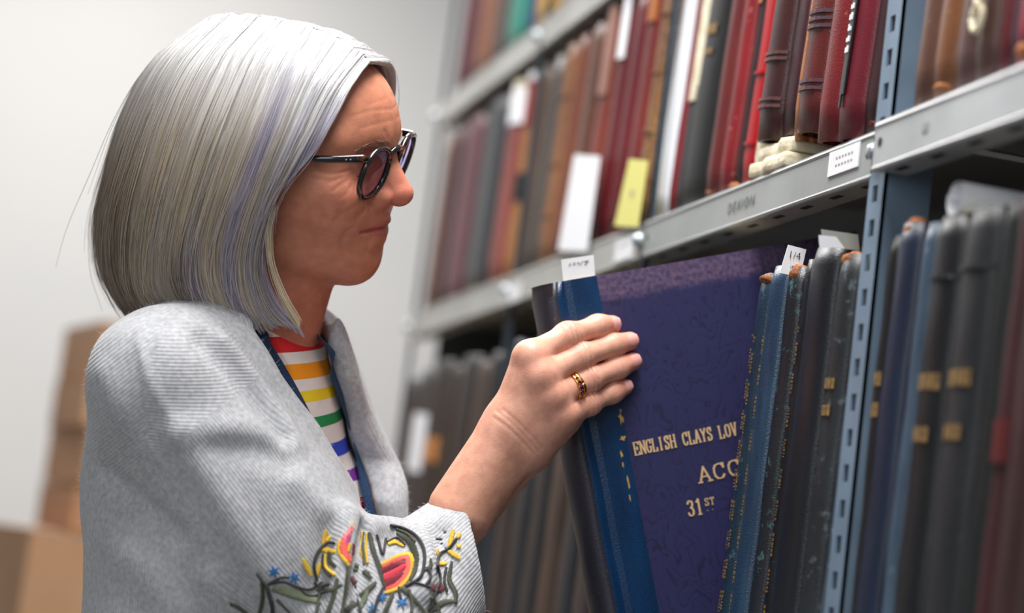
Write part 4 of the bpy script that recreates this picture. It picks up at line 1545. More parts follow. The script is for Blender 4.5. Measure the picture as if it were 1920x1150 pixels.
FINGERS = {
    'index': ([(994, 668, .034), (1064, 630, .022), (1121, 612, .0125), (1148, 609, .0085)], [.0112, .0096, .0084, .0076]),
    'middle': ([(1012, 706, .038), (1088, 669, .024), (1149, 648, .0130), (1181, 640, .0086)], [.0116, .0097, .0085, .0077]),
    'ring': ([(1033, 744, .036), (1103, 712, .023), (1158, 690, .0125), (1187, 678, .0084)], [.0111, .0094, .0082, .0074]),
    'little': ([(1054, 780, .031), (1104, 756, .020), (1148, 737, .0115), (1172, 726, .0077)], [.0102, .0085, .0074, .0066]),
}
FJ = {k: ([cov(*j) for j in v[0]], v[1]) for k, v in FINGERS.items()}
WRIST_A = cov(948, 800, .020)
WRIST_B = cov(988, 838, .014)
CUFF_A = P(866, 955, 1.700)
CUFF_B = P(860, 982, 1.708)
THUMB = [cov(966, 780, .010), cov(984, 730, -.016), cov(1008, 700, -.048), cov(1036, 686, -.058)]


HEM_P = P(890, 1045, 1.685)
HEM_N = XC + 0.15 * FWD + 0.17 * YC
HEM_N = HEM_N / np.linalg.norm(HEM_N)


def hand_sdf(p, detail=True):
    palm = smin(s_cone(p, WRIST_A, CUFF_A, 0.0190, 0.0270), s_cone(p, WRIST_B, CUFF_B, 0.0145, 0.0185), 0.012)
    palm = smin(palm, s_cone(p, cov(1004, 862, .004), P(868, 1012, 1.712), 0.0080, 0.0100), 0.006)
    mcp = [FJ[k][0][0] for k in ('index', 'middle', 'ring', 'little')]
    wr = [WRIST_A, WRIST_A * 0.6 + WRIST_B * 0.4, WRIST_A * 0.25 + WRIST_B * 0.75, WRIST_B]
    for a, b, r in zip(wr, mcp, (.0135, .0130, .0125, .0120)):
        palm = smin(palm, s_cone(p, a, b + (a - b) * 0.06, 0.0150, r), 0.014)
    palm = smin(palm, s_cone(p, cov(1006, 838, .008), cov(1062, 792, .018), 0.0130, 0.0105), 0.014)       # little-finger edge
    palm = smin(palm, s_cone(p, cov(966, 775, .008), cov(994, 702, .016), 0.0140, 0.0095), 0.014)       # thumb side
    for m, r in zip(mcp, (.0098, .0105, .0100, .0092)):
        palm = smin(palm, s_sph(p, m - np.array([0, 0.0068, 0]), r), 0.009)                             # knuckles
    out = smin(palm, s_chain(p, THUMB, (.0150, .0125, .0105, .0085), 0.006), 0.012)
    for k, (j, r) in FJ.items():
        f = s_chain(p, j, r, 0.008)
        f = smin(f, s_sph(p, j[1] - np.array([0, 0.0012, 0]), r[1] * 0.98), 0.006)
        if detail:
            ax = (j[2] - j[0]) / np.linalg.norm(j[2] - j[0])
            d = (p - j[1].astype(np.float32))
            t = d @ ax.astype(np.float32)
            dors = np.clip(-d[..., 1] / 0.006, 0, 1)
            lat = d @ np.cross(ax, [0, 1, 0]).astype(np.float32)
            f = f + 0.00055 * dors * np.cos((t - 14 * lat * lat) * 2 * math.pi / 0.0042) * np.exp(-(t / 0.0055) ** 2)
            d2 = (p - j[2].astype(np.float32))
            t2 = d2 @ ax.astype(np.float32)
            f = f + 0.00030 * np.clip(-d2[..., 1] / 0.006, 0, 1) * np.cos(t2 * 2 * math.pi / 0.0030) * np.exp(-(t2 / 0.0032) ** 2)
        out = np.minimum(out, smin(palm, f, 0.009))
    if detail:
        # creases across the wrist
        for pts in WRIST_LINES:
            out = out + groove(p, pts, 0.00055, 0.0015)
    # the forearm goes on inside the sleeve as part of the arm
    return np.maximum(out, -((p - HEM_P.astype(np.float32)) @ HEM_N.astype(np.float32)) - 0.045)


WRIST_LINES = []
for _l in ([(924, 782), (950, 800), (978, 826), (1000, 852)], [(930, 770), (958, 792), (988, 822), (1010, 848)], [(942, 768), (968, 790), (998, 820), (1016, 842)]):
    _h = [trace(lambda p_: hand_sdf(p_, False), *a_) for a_ in _l]
    WRIST_LINES.append(np.array([w_ for w_ in _h if w_ is not None]))

# left arm hangs behind the body, out of the picture
ELB_L = from_body((-0.035, -0.205, -0.22))
WR_L = from_body((0.045, -0.225, -0.43))
HAND_L = [from_body((0.055, -0.227, -0.46)), from_body((0.068, -0.228, -0.505))]


def arms_sdf(p):
    f = s_chain(p, [SH_R, ELB_R, CUFF_A * 0.5 + ELB_R * 0.5], (.034, .028, .022), 0.02)
    g = s_chain(p, [SH_L, ELB_L, WR_L], (.046, .036, .024), 0.02)
    g = smin(g, s_chain(p, [WR_L] + HAND_L, (.022, .026, .026), 0.01), 0.01)
    tip = HAND_L[1]
    for k in range(4):
        o = BM[0] * (0.022 - 0.0145 * k)
        g = smin(g, s_chain(p, [tip + o, tip + o * 1.05 - BM[2] * 0.036 + BM[1] * 0.006, tip + o - BM[2] * (0.068 - 0.006 * abs(k - 1.3)) + BM[1] * 0.018], (.0095, .0085, .0070), 0.004), 0.004)
    th = HAND_L[0] + BM[0] * 0.026
    g = smin(g, s_chain(p, [HAND_L[0], th, th + BM[0] * 0.014 - BM[2] * 0.032, th + BM[0] * 0.012 - BM[2] * 0.056], (.016, .014, .0105, .0085), 0.005), 0.008)
    return np.minimum(f, g)


def legs_sdf(p, off=0.0):
    f = None
    for s in (-1, 1):
        hip = from_body((-0.012, 0.085 * s, -0.42))
        g = s_chain(p, [hip, np.array([*(from_body((0.004, 0.085 * s, 0))[:2]), 0.47]), np.array([*(from_body((-0.02, 0.085 * s, 0))[:2]), 0.07])], (.088, .056, .040), 0.03)
        foot_ = s_cone(p, np.array([*(from_body((-0.045, 0.085 * s, 0))[:2]), 0.036]), np.array([*(from_body((0.115, 0.095 * s, 0))[:2]), 0.028]), 0.034, 0.026)
        g = smin(g, foot_, 0.03)
        f = g if f is None else np.minimum(f, g)
    return f - off


def skin_head(p):
    f = smin(head_sdf(p), neck_sdf(p), 0.012)
    return smin(f, np.minimum(torso_sdf(p, -0.012), shoulder_sdf(p) + 0.008), 0.03)


def skin_body(p):
    return smin(smin(np.minimum(torso_sdf(p, -0.012), shoulder_sdf(p) + 0.008), arms_sdf(p), 0.03), legs_sdf(p), 0.03)


Vh, Qh = polygonise(skin_head, HO - [0.125, 0.125, 0.235], HO + [0.125, 0.125, 0.15], 0.00108)
blo = np.minimum(CUFF_B, CUFF_A) - [0.06, 0.035, 0.075]
bhi = np.maximum(FJ['middle'][0][3], FJ['index'][0][0]) + [0.03, 0.075, 0.03]
blo[1] = YH - 0.135
Vr, Qr = polygonise(hand_sdf, blo, bhi, 0.00095)
Vb, Qb = polygonise(skin_body, BO - [0.42, 0.42, BO[2]], BO + [0.42, 0.42, 0.16], 0.0065)
Vr = relax(Vr, Qr, 1, 0.3)


# ------------------------------------------------------------------ skin colour (complexion: lips, nose, knuckles, nails beds; neck shade painted in)
def mixc(c, target, w):
    return c * (1 - w[:, None]) + np.asarray(target) * w[:, None]


def lin(r, g, b):
    return np.array(srgb(r, g, b)[:3])


def gauss(q, c, r):
    return np.exp(-(((q - np.asarray(c)) / np.asarray(r)) ** 2).sum(-1))


qh = to_head(Vh)
qs_ = qh.copy()
qs_[:, 1] = np.abs(qs_[:, 1])
ch = np.tile(lin(206, 138, 110), (len(Vh), 1))
ch = mixc(ch, lin(190, 112, 88), np.clip((-0.06 - qh[:, 2]) / 0.04, 0, 1) * 0.45)  # neck darkened below the chin, shade put into the skin colour
ch = mixc(ch, lin(212, 116, 100), 0.6 * gauss(qs_, (0.086, 0.004, -0.008), (0.016, 0.016, 0.016)))
ch = mixc(ch, lin(208, 120, 100), 0.55 * gauss(qs_, (0.050, 0.042, -0.008), (0.025, 0.022, 0.018)))
ch = mixc(ch, lin(206, 124, 104), 0.4 * gauss(qs_, (0.052, 0.010, -0.068), (0.02, 0.02, 0.016)))
ly = qs_[:, 1]
lz_ = qs_[:, 2] - 1.5 * ly * ly
lw = np.exp(-(np.clip(np.abs(lz_ + 0.0366) - 0.0062, 0, 1) / 0.0016) ** 2) * np.clip((0.0310 - ly) / 0.006, 0, 1) * np.clip((qs_[:, 0] - 0.046) / 0.006, 0, 1)
thin = np.clip((np.abs(lz_ + 0.0366) - 0.0075 + 0.25 * ly) / 0.002, 0, 1)
ch = mixc(ch, lin(186, 96, 96), 0.8 * lw * (1 - 0.8 * thin))
rngc = np.random.default_rng(5)
for _ in range(60):                                  # freckles
    cpt = (rngc.uniform(0.02, 0.075), rngc.uniform(0.015, 0.065), rngc.uniform(-0.06, 0.075))
    ch = mixc(ch, lin(160, 92, 66), rngc.uniform(0.15, 0.4) * gauss(qs_, cpt, (0.006, 0.0016, 0.0016)))
ch = mixc(ch, lin(92, 50, 42), 0.9 * gauss(qh, head_px(682, 394, 0.030), (0.006, 0.0014, 0.0014)))   # mole
cr = np.tile(lin(228, 172, 150), (len(Vr), 1))
wob = 0.5 + 0.5 * np.sin(Vr[:, 0] * 210 + 1.3 * np.sin(Vr[:, 2] * 170)) * np.sin(Vr[:, 2] * 190 + Vr[:, 0] * 60)
cr = mixc(cr, lin(224, 162, 138), 0.35 * wob)
for k, (j, r) in FJ.items():
    cr = mixc(cr, lin(222, 128, 112), 0.60 * gauss(Vr, j[3], (0.012, 0.012, 0.012)))
    cr = mixc(cr, lin(226, 150, 130), 0.55 * gauss(Vr, j[1], (0.008, 0.010, 0.008)))
    cr = mixc(cr, lin(226, 146, 124), 0.55 * gauss(Vr, j[0], (0.011, 0.016, 0.011)))
along = np.clip(((Vr - CUFF_A) @ (WRIST_A - CUFF_A)) / ((WRIST_A - CUFF_A) @ (WRIST_A - CUFF_A)), 0, 1.2)
cr = mixc(cr, lin(226, 166, 138), 0.55 * np.clip(1.05 - along, 0, 1))
cb = np.tile(lin(214, 152, 128), (len(Vb), 1))
V = np.vstack([Vh, Vr, Vb])
Q = np.vstack([Qh, Qr + len(Vh), Qb + len(Vh) + len(Vr)])


def skin_material():
    m, t, b = nt('skin')
    L = t.links.new
    at = t.nodes.new('ShaderNodeAttribute')
    at.attribute_name = 'complexion'
    tc = t.nodes.new('ShaderNodeTexCoord')
    n = t.nodes.new('ShaderNodeTexNoise')
    n.inputs['Scale'].default_value = 120
    n.inputs['Detail'].default_value = 5
    L(tc.outputs['Object'], n.inputs['Vector'])
    r = t.nodes.new('ShaderNodeValToRGB')
    r.color_ramp.elements[0].position, r.color_ramp.elements[1].position = 0.3, 0.7
    r.color_ramp.elements[0].color, r.color_ramp.elements[1].color = (0.82, 0.74, 0.70, 1), (1.06, 1.03, 1.02, 1)
    L(n.outputs['Fac'], r.inputs['Fac'])
    mx = t.nodes.new('ShaderNodeMix')
    mx.data_type = 'RGBA'
    mx.blend_type = 'MULTIPLY'
    mx.inputs['Factor'].default_value = 0.8
    L(at.outputs['Color'], mx.inputs['A'])
    L(r.outputs['Color'], mx.inputs['B'])
    L(mx.outputs['Result'], b.inputs['Base Color'])
    b.inputs['Roughness'].default_value = 0.46
    b.inputs['Specular IOR Level'].default_value = 0.42
    b.inputs['Subsurface Weight'].default_value = 0.12
    b.inputs['Subsurface Radius'].default_value = (1.0, 0.35, 0.2)
    b.inputs['Subsurface Scale'].default_value = 0.004
    v = t.nodes.new('ShaderNodeTexVoronoi')
    v.inputs['Scale'].default_value = 900
    L(tc.outputs['Object'], v.inputs['Vector'])
    n2 = t.nodes.new('ShaderNodeTexNoise')
    n2.inputs['Scale'].default_value = 260
    n2.inputs['Detail'].default_value = 6
    L(tc.outputs['Object'], n2.inputs['Vector'])
    ad = t.nodes.new('ShaderNodeMath')
    L(v.outputs['Distance'], ad.inputs[0])
    L(n2.outputs['Fac'], ad.inputs[1])
    bp = t.nodes.new('ShaderNodeBump')
    bp.inputs['Strength'].default_value = 0.13
    bp.inputs['Distance'].default_value = 0.0008
    L(ad.outputs[0], bp.inputs['Height'])
    L(bp.outputs['Normal'], b.inputs['Normal'])
    return m


M_SKIN = skin_material()
body = np_mesh('body', V, Q, M_SKIN, person, PO, attrs={'complexion': np.vstack([ch, cr, cb])})

# ------------------------------------------------------------------ finger nails
M_NAIL = plain('finger_nail', srgb(228, 164, 156), 0.22, coat=0.4)
for k, (j, r) in FJ.items():
    ax = (j[3] - j[2]) / np.linalg.norm(j[3] - j[2])
    up = np.array([0.10, -1.0, 0.20])
    up = up - ax * (up @ ax)
    up /= np.linalg.norm(up)
    sd = np.cross(ax, up)
    R = r[3] * 1.06
    vs, fs = [], []
    nu, nv = 9, 9
    for layer in (0.0, -0.0008):
        for i in range(nu + 1):
            u = -1 + 2 * i / nu                     # along the nail
            half = math.sqrt(max(0.02, 1 - max(0.0, -u - 0.2) ** 2 * 1.2 - max(0.0, u - 0.35) ** 2 * 1.5)) * 0.66
            for jv in range(nv + 1):
                w = (-1 + 2 * jv / nv) * half * 0.98
                curve = R * (math.cos(w) + layer / R)
                drop = 0.0006 * (u + 0.2) ** 2 if u > -0.2 else 0.0006 * (-u - 0.2)
                pnt = j[3] + ax * (-0.0010 + u * 0.0050) + up * (curve + 0.0003 - drop) + sd * R * math.sin(w)
                vs.append(pnt - PO)
    n1 = nv + 1
    off = (nu + 1) * n1
    for i in range(nu):
        for jv in range(nv):
            a = i * n1 + jv
            fs.append((a, a + 1, a + n1 + 1, a + n1))
    mesh_obj('fingernail', vs, fs, M_NAIL, person, True)

# ------------------------------------------------------------------ rings on the ring finger
M_GOLD = plain('gold', srgb(226, 166, 84), 0.22, metal=1.0)
M_GEM = plain('purple_stone', srgb(70, 24, 84), 0.08, coat=1.0)
jr, rr = FJ['ring']
ax = (jr[1] - jr[0]) / np.linalg.norm(jr[1] - jr[0])
ring_c = jr[0] + (jr[1] - jr[0]) * 0.60
upv = np.array([0, -1.0, 0.0]) - ax * (-ax[1])
upv /= np.linalg.norm(upv)
sdv = np.cross(ax, upv)
for kk, (o_, w) in enumerate(((-0.0016, 0.0018), (0.0020, 0.0017))):
    pts, nr = [], []
    for i in range(41):
        a = 2 * math.pi * i / 40
        d = upv * math.cos(a) + sdv * math.sin(a)
        pts.append(ring_c + ax * (o_ + 0.0006 * math.sin(a * 2) * kk) + d * (0.01085 + 0.0004 * kk) - PO)
        nr.append(d)
    v, f = tube_mesh(pts, w, 8, (np.array(nr), 0.55))
    rg = mesh_obj('ring', v, f, M_GOLD, person, True)
    if kk == 0:
        rg['label'] = 'gold ring set with purple stones'
        for gi, (ga, gs) in enumerate(((-0.62, .0011), (-0.33, .0015), (0.0, .0020), (0.33, .0015), (0.62, .0011))):
            d = upv * math.cos(ga + 0.12) + sdv * math.sin(ga + 0.12)
            bm = bmesh.new()
            bmesh.ops.create_icosphere(bm, subdivisions=1, radius=gs)
            ctr = ring_c + ax * o_ + d * 0.0123 - PO
            bmesh.ops.translate(bm, verts=bm.verts, vec=Vector(ctr))
            bm_obj('stone', bm, M_GEM, rg)
            for e in (-1, 1):
                bm = bmesh.new()
                bmesh.ops.create_icosphere(bm, subdivisions=1, radius=0.0005)
                bmesh.ops.translate(bm, verts=bm.verts, vec=Vector(ctr + ax * e * gs * 1.05 + d * 0.0004))
                bm_obj('claw', bm, M_GOLD, rg, True)

# ------------------------------------------------------------------ glasses
def tortoise():
    m, t, b = nt('tortoiseshell')
    L = t.links.new
    tc = t.nodes.new('ShaderNodeTexCoord')
    n = t.nodes.new('ShaderNodeTexNoise')
    n.inputs['Scale'].default_value = 110
    n.inputs['Detail'].default_value = 3
    L(tc.outputs['Object'], n.inputs['Vector'])
    r = t.nodes.new('ShaderNodeValToRGB')
    r.color_ramp.elements[0].position, r.color_ramp.elements[1].position = 0.58, 0.76
    r.color_ramp.elements[0].color, r.color_ramp.elements[1].color = srgb(24, 18, 22), srgb(130, 62, 24)
    L(n.outputs['Fac'], r.inputs['Fac'])
    L(r.outputs['Color'], b.inputs['Base Color'])
    b.inputs['Roughness'].default_value = 0.15
    b.inputs['Coat Weight'].default_value = 0.6
    return m


def lens_material():
    m, t, b = nt('coated_lens')
    L = t.links.new
    out = t.nodes['Material Output']
    tr = t.nodes.new('ShaderNodeBsdfTransparent')
    tr.inputs[0].default_value = (0.66, 0.55, 0.70, 1)
    gl = t.nodes.new('ShaderNodeBsdfGlossy')
    gl.inputs['Color'].default_value = (0.62, 0.58, 0.95, 1)
    gl.inputs['Roughness'].default_value = 0.03
    lw_ = t.nodes.new('ShaderNodeLayerWeight')
    lw_.inputs['Blend'].default_value = 0.28
    mx = t.nodes.new('ShaderNodeMixShader')
    L(lw_.outputs['Fresnel'], mx.inputs[0])
    L(tr.outputs[0], mx.inputs[1])
    L(gl.outputs[0], mx.inputs[2])
    L(mx.outputs[0], out.inputs['Surface'])
    t.nodes.remove(b)
    return m


M_TORT = tortoise()
M_LENS = lens_material()
glasses = mesh_obj('glasses_bridge', *tube_mesh([from_head(q_) - PO for q_ in catmull([(0.0795, 0.0125, 0.0235), (0.0835, 0.006, 0.0275), (0.0845, 0, 0.0283), (0.0835, -0.006, 0.0275), (0.0795, -0.0125, 0.0235)], 15)], 0.0026, 10), M_TORT, person, True)
glasses.name = 'glasses'
glasses['label'] = 'round dark tortoiseshell glasses'
for s in (1, -1):
    ctr = np.array([0.0770, 0.0335 * s, 0.0135])
    upv_ = np.array([0.30, 0, 0.954])
    lat = np.array([-0.09, 0.99 * s, 0.03])
    lat -= upv_ * (lat @ upv_)
    lat /= np.linalg.norm(lat)
    nrm = np.cross(lat, upv_) * s
    rim, nr = [], []
    for i in range(51):
        a = 2 * math.pi * i / 48 + 2.6
        # panto shape: fuller at the top outer corner
        rx = 0.0230 * (1 + 0.03 * math.sin(a))
        rz = 0.0205
        e = 2.25
        ca, sa = math.cos(a), math.sin(a)
        k = (abs(ca) ** e + abs(sa) ** e) ** (-1 / e)
        rim.append(from_head(ctr + lat * rx * k * ca + upv_ * rz * k * sa) - PO)
        nr.append(nrm @ HM)
    v, f = tube_mesh(rim, 0.0021, 8, (np.array(nr), 1.25))
    mesh_obj('rim', v, f, M_TORT, glasses, True)
    vs, fs = [], []
    rings = 6
    for layer in (0.0, -0.0016):
        for rr_ in range(rings + 1):
            fct = rr_ / rings
            for i in range(48):
                w = rim[i] - (from_head(ctr) - PO)
                bulge_ = 0.0018 * (1 - fct * fct) + layer
                vs.append(from_head(ctr) - PO + w * fct * 0.98 + (nrm @ HM) * bulge_)
    nL = (rings + 1) * 48
    for rr_ in range(rings):
        for i in range(48):
            j_ = (i + 1) % 48
            fs.append((rr_ * 48 + i, rr_ * 48 + j_, (rr_ + 1) * 48 + j_, (rr_ + 1) * 48 + i))
    mesh_obj('lens', vs[:nL], fs, M_LENS, glasses, True)
    # end piece and temple arm
    arm = catmull([ctr + lat * 0.0215 + upv_ * 0.0135, ctr + lat * 0.0262 + upv_ * 0.0152 + np.array([-0.004, 0, 0]), (0.0600, 0.0690 * s, 0.0292), (0.0430, 0.0742 * s, 0.0288), (0.010, 0.0775 * s, 0.0265), (-0.018, 0.0790 * s, 0.0230), (-0.034, 0.0780 * s, 0.0100), (-0.040, 0.0755 * s, -0.010)], 40)
    w_ = np.array([from_head(a_) - PO for a_ in arm])
    v, f = tube_mesh(w_, np.interp(np.arange(40), [0, 4, 10, 30, 39], [.0034, .0040, .0031, .0026, .0030]), 8, (np.array([HM[1] * s] * 40), 0.55))
    mesh_obj('temple_arm', v, f, M_TORT, glasses, True)
    for e_ in (0, 1):
        bm = bmesh.new()
        pz = w_[8 + e_ * 1] + HM[1] * s * 0.0022
        bmesh.ops.create_icosphere(bm, subdivisions=1, radius=0.0007)
        bmesh.ops.translate(bm, verts=bm.verts, vec=Vector(pz))
        bm_obj('rivet', bm, M_BOLT, glasses, True)

# eyes: lowered lids with a dark lash line
M_LASH = plain('lashes', srgb(52, 36, 34), 0.6)
for s in (1, -1):
    pts = [from_head((0.0520 + 0.0129 * math.cos(a) * 0.985, (0.0325 + 0.0129 * math.sin(a)) * s, 0.0150 - 0.0045 + 0.003 * math.sin(a) ** 2)) - PO for a in np.linspace(-0.8, 0.7, 14)]
    v, f = tube_mesh(pts, 0.0006, 6)
    mesh_obj('eyelashes', v, f, M_LASH, person, True)

# ================================================================== clothes
def base_top(p, off):
    """trunk with sloping shoulders"""
    return smin(torso_sdf(p, off), shoulder_sdf(p) - off, 0.035)


# ------------------------------------------------------------------ striped T-shirt
NF = to_body(P(568, 640, 1.70))
NECK_PL_N = np.array([0.50, 0.0, 0.866])             # neckline plane (body frame) sloping down to the front
NECK_PL_P = np.array([0.052, 0.0, 0.100])


def tee_solid(p):
    return base_top(p, 0.001)


def tee_sdf(p):
    q = ((p - BO.astype(np.float32)) @ BM.T.astype(np.float32))
    f = tee_solid(p)
    above = -((q - NECK_PL_P.astype(np.float32)) @ NECK_PL_N.astype(np.float32))       # negative above the neckline
    cyl = s_cone(p, NECK_T, NECK_B - np.array([0, 0, 0.12]), 0.078, 0.082)
    cut = np.maximum(above, cyl)
    f = np.maximum(f, -(f + 0.006))
    f = smax(f, -cut, 0.004)
    f = np.maximum(f, -0.44 - q[..., 2])
    return f


STRIPE_K = 0.22
stripe_px = [((545, 630), (545, 655), (205, 24, 34)), ((572, 679), (572, 705), (240, 148, 10)), ((585, 726), (585, 752), (232, 202, 24)), ((600, 777), (602, 802), (20, 132, 72)),
             ((622, 832), (624, 857), (36, 66, 190)), ((640, 881), (642, 907), (116, 44, 150)), ((655, 933), (657, 957), (222, 26, 42)), ((668, 985), (670, 1010), (240, 148, 10))]


def stripe_coord(w):
    q = to_body(w)
    return q[..., 2] + STRIPE_K * q[..., 1]


bands = []
for (a, b, col) in stripe_px:
    pa, pb = trace(tee_solid, *a), trace(tee_solid, *b)
    if pa is None or pb is None:
        continue
    bands.append((float(stripe_coord(pa)), float(stripe_coord(pb)), col))
step = (bands[0][0] - bands[-1][0]) / (len(bands) - 1)
wid = float(np.mean([a - b for a, b, _ in bands]))
cyc = [b_[2] for b_ in bands[1:7]] + [bands[0][2]]
k = 0
while bands[-1][0] > -0.5:                           # the pattern goes on below the picture
    bands.append((bands[-1][0] - step, bands[-1][0] - step - wid, [(232, 202, 24), (20, 132, 72), (36, 66, 190), (116, 44, 150), (222, 26, 42), (240, 148, 10)][k % 6]))
    k += 1
Vt, Qt = polygonise(tee_sdf, BO - [0.30, 0.30, 0.46], BO + [0.30, 0.30, 0.22], 0.0034)
Vt = relax(Vt, Qt, 2, 0.4)
S_HI, S_LO = 0.25, -0.55


def tee_material():
    m, t, b = nt('striped_jersey')
    L = t.links.new
    at = t.nodes.new('ShaderNodeAttribute')
    at.attribute_name = 'stripe'
    white = srgb(226, 218, 214)
    prev = at.outputs['Fac']
    col = None
    # up to 32 stops per ramp: use two ramps back to back
    stops = []
    for a, b_, cc in bands:
        stops.append(((S_HI - a) / (S_HI - S_LO), srgb(*cc)))
        stops.append(((S_HI - b_) / (S_HI - S_LO), white))
    stops = [s_ for s_ in stops if s_[0] < 1][:31]
    r = t.nodes.new('ShaderNodeValToRGB')
    r.color_ramp.interpolation = 'CONSTANT'
    r.color_ramp.elements[0].position = 0
    r.color_ramp.elements[0].color = white
    r.color_ramp.elements.remove(r.color_ramp.elements[1])
    for pos, cc in stops:
        e = r.color_ramp.elements.new(pos)
        e.color = cc
    L(prev, r.inputs['Fac'])
    L(r.outputs['Color'], b.inputs['Base Color'])
    b.inputs['Roughness'].default_value = 0.85
    tc = t.nodes.new('ShaderNodeTexCoord')
    n = t.nodes.new('ShaderNodeTexNoise')
    n.inputs['Scale'].default_value = 700
    L(tc.outputs['Object'], n.inputs['Vector'])
    n3 = t.nodes.new('ShaderNodeTexNoise')
    n3.inputs['Scale'].default_value = 38
    L(tc.outputs['Object'], n3.inputs['Vector'])
    mu = t.nodes.new('ShaderNodeMath')
    mu.operation = 'MULTIPLY_ADD'
    mu.inputs[1].default_value = 5.0
    L(n3.outputs['Fac'], mu.inputs[0])
    L(n.outputs['Fac'], mu.inputs[2])
    bp = t.nodes.new('ShaderNodeBump')
    bp.inputs['Strength'].default_value = 0.35
    bp.inputs['Distance'].default_value = 0.0014
    L(mu.outputs[0], bp.inputs['Height'])
    L(bp.outputs['Normal'], b.inputs['Normal'])
    return m


tee = np_mesh('t_shirt', Vt, Qt, tee_material(), person, PO, attrs={'stripe': np.clip((S_HI - stripe_coord(Vt)) / (S_HI - S_LO), 0, 1)})
tee['label'] = 'white T-shirt with rainbow stripes'

# ------------------------------------------------------------------ cardigan
near_edge = [(432, 585), (448, 618), (502, 703), (560, 790), (606, 870), (638, 960), (650, 1030)]
far_edge = [(588, 600), (604, 640), (629, 705), (653, 780), (677, 860), (699, 940), (714, 1010)]


def edge_curve(pts):
    r = []
    for a in pts:
        w = trace(lambda p_: base_top(p_, 0.006), *a)
        if w is not None:
            r.append(to_body(w))
    r = np.array(r)
    r = r[np.argsort(r[:, 2])]
    return r[:, 2], r[:, 1]


NZ, NY = edge_curve(near_edge)
FZ, FY = edge_curve(far_edge)


def lin_ext(z, zs, ys):
    v = np.interp(z, zs, ys)
    sl = (ys[1] - ys[0]) / (zs[1] - zs[0] + 1e-9)
    return np.where(z < zs[0], ys[0] + np.clip(sl, -0.3, 0.3) * (z - zs[0]), v)


SL_S = P(322, 730, 1.630)
SL_E = P(692, 1205, 1.645)
SL_C = P(850, 1052, 1.700)
SL_DIR = (SL_C - SL_E) / np.linalg.norm(SL_C - SL_E)

# ridges and valleys of the bunched knit, as pixel polylines: (points, height, width)
FOLDS = [
    ([(386, 640), (430, 690), (480, 752), (528, 815)], -0.0123, 0.0080),            # valley beside the lapel band
    ([(420, 640), (470, 700), (520, 770), (556, 830)], 0.0065, 0.0085),
    ([(338, 812), (400, 806), (460, 806), (520, 822)], 0.0050, 0.0110),             # roll at the top of the sleeve
    ([(352, 842), (420, 838), (486, 846), (540, 876)], -0.0030, 0.0090),
    ([(262, 612), (266, 670), (290, 735), (338, 812)], 0.0032, 0.0030),             # raised seam
    ([(338, 812), (306, 850), (274, 888)], 0.0020, 0.0026),
    ([(338, 816), (390, 890), (438, 970), (486, 1054), (530, 1130)], 0.0072, 0.0120),    # crease down the sleeve
    ([(190, 700), (230, 780), (270, 840)], 0.0020, 0.0110),
    ([(232, 690), (262, 760), (300, 830)], -0.0010, 0.0100),
    ([(150, 830), (200, 890), (262, 940), (330, 1000)], -0.0087, 0.0080),
    ([(655, 968), (648, 1010), (640, 1070), (632, 1150)], 0.0217, 0.0085),          # stand-up fold with the pink flower
    ([(676, 990), (672, 1050), (664, 1120)], -0.0145, 0.0075),
    ([(625, 990), (612, 1050), (600, 1110)], -0.0087, 0.0100),
    ([(690, 990), (730, 985), (775, 1000), (800, 1050), (790, 1110)], 0.0101, 0.0090),   # loop of bunched sleeve
    ([(722, 1010), (752, 1030), (760, 1070), (745, 1110)], -0.0043, 0.0110),
    ([(560, 905), (600, 950), (630, 985)], 0.0058, 0.0110),
    ([(800, 940), (826, 1000), (832, 1070), (826, 1140)], -0.0065, 0.0090),
    ([(180, 1000), (260, 1060), (330, 1150)], 0.0043, 0.0160),
    ([(400, 1090), (420, 1150)], 0.0058, 0.0120),
]


def sleeve_sdf(p):
    up = s_cone(p, SL_S, SL_E, 0.0500, 0.0600)
    fo = s_cone(p, SL_E, SL_C + SL_DIR * 0.06, 0.0620, 0.0430)
    f = smin(up, fo, 0.04)
    # the left sleeve
    g = s_chain(p, [SH_L + BM[1] * 0.012, ELB_L, WR_L], (.060, .052, .044), 0.03)
    return f, g


def card_outer(p):
    f, g = sleeve_sdf(p)
    b = base_top(p, 0.0135)
    q = ((p - BO.astype(np.float32)) @ BM.T.astype(np.float32))
    # thicker band along both front edges
    x = q[..., 0]
    dn = q[..., 1] - lin_ext(q[..., 2], NZ, NY).astype(np.float32)
    df = lin_ext(q[..., 2], FZ, FY).astype(np.float32) - q[..., 1]
    on = np.clip(x / 0.02, 0, 1)
    b = b - 0.0070 * on * (np.exp(-((dn - 0.012) / 0.013) ** 2) + 1.5 * np.exp(-((df - 0.014) / 0.018) ** 2))
    b = smin(b, s_cone(p, from_body((0.028, -0.066, 0.088)), from_body((0.088, -0.078, -0.030)), 0.033, 0.036), 0.03)
    f = smin(b, f, 0.034)
    return smin(f, g, 0.03)


_fold_w = []
for pts, hgt, wd in FOLDS:
    ws = []
    for a in pts:
        w = trace(card_outer, *a)
        if w is not None:
            ws.append(w)
    if len(ws) > 1:
        _fold_w.append((catmull(np.array(ws), 9), hgt, wd))


def card_folded(p):
    f = card_outer(p)
    for pts, hgt, wd in _fold_w:
        lo = pts.min(0) - 3 * wd
        hi = pts.max(0) + 3 * wd
        m = ((p > lo) & (p < hi)).all(-1)
        if m.any():
            d = d_poly(p[m], pts)
            f[m] = f[m] - hgt * np.exp(-(d / wd) ** 2)
    # soft unevenness of the knit
    f = f + 0.0009 * np.sin(p[..., 0] * 61 + 2 * np.sin(p[..., 2] * 37)) * np.sin(p[..., 2] * 53 + p[..., 1] * 45)
    return f


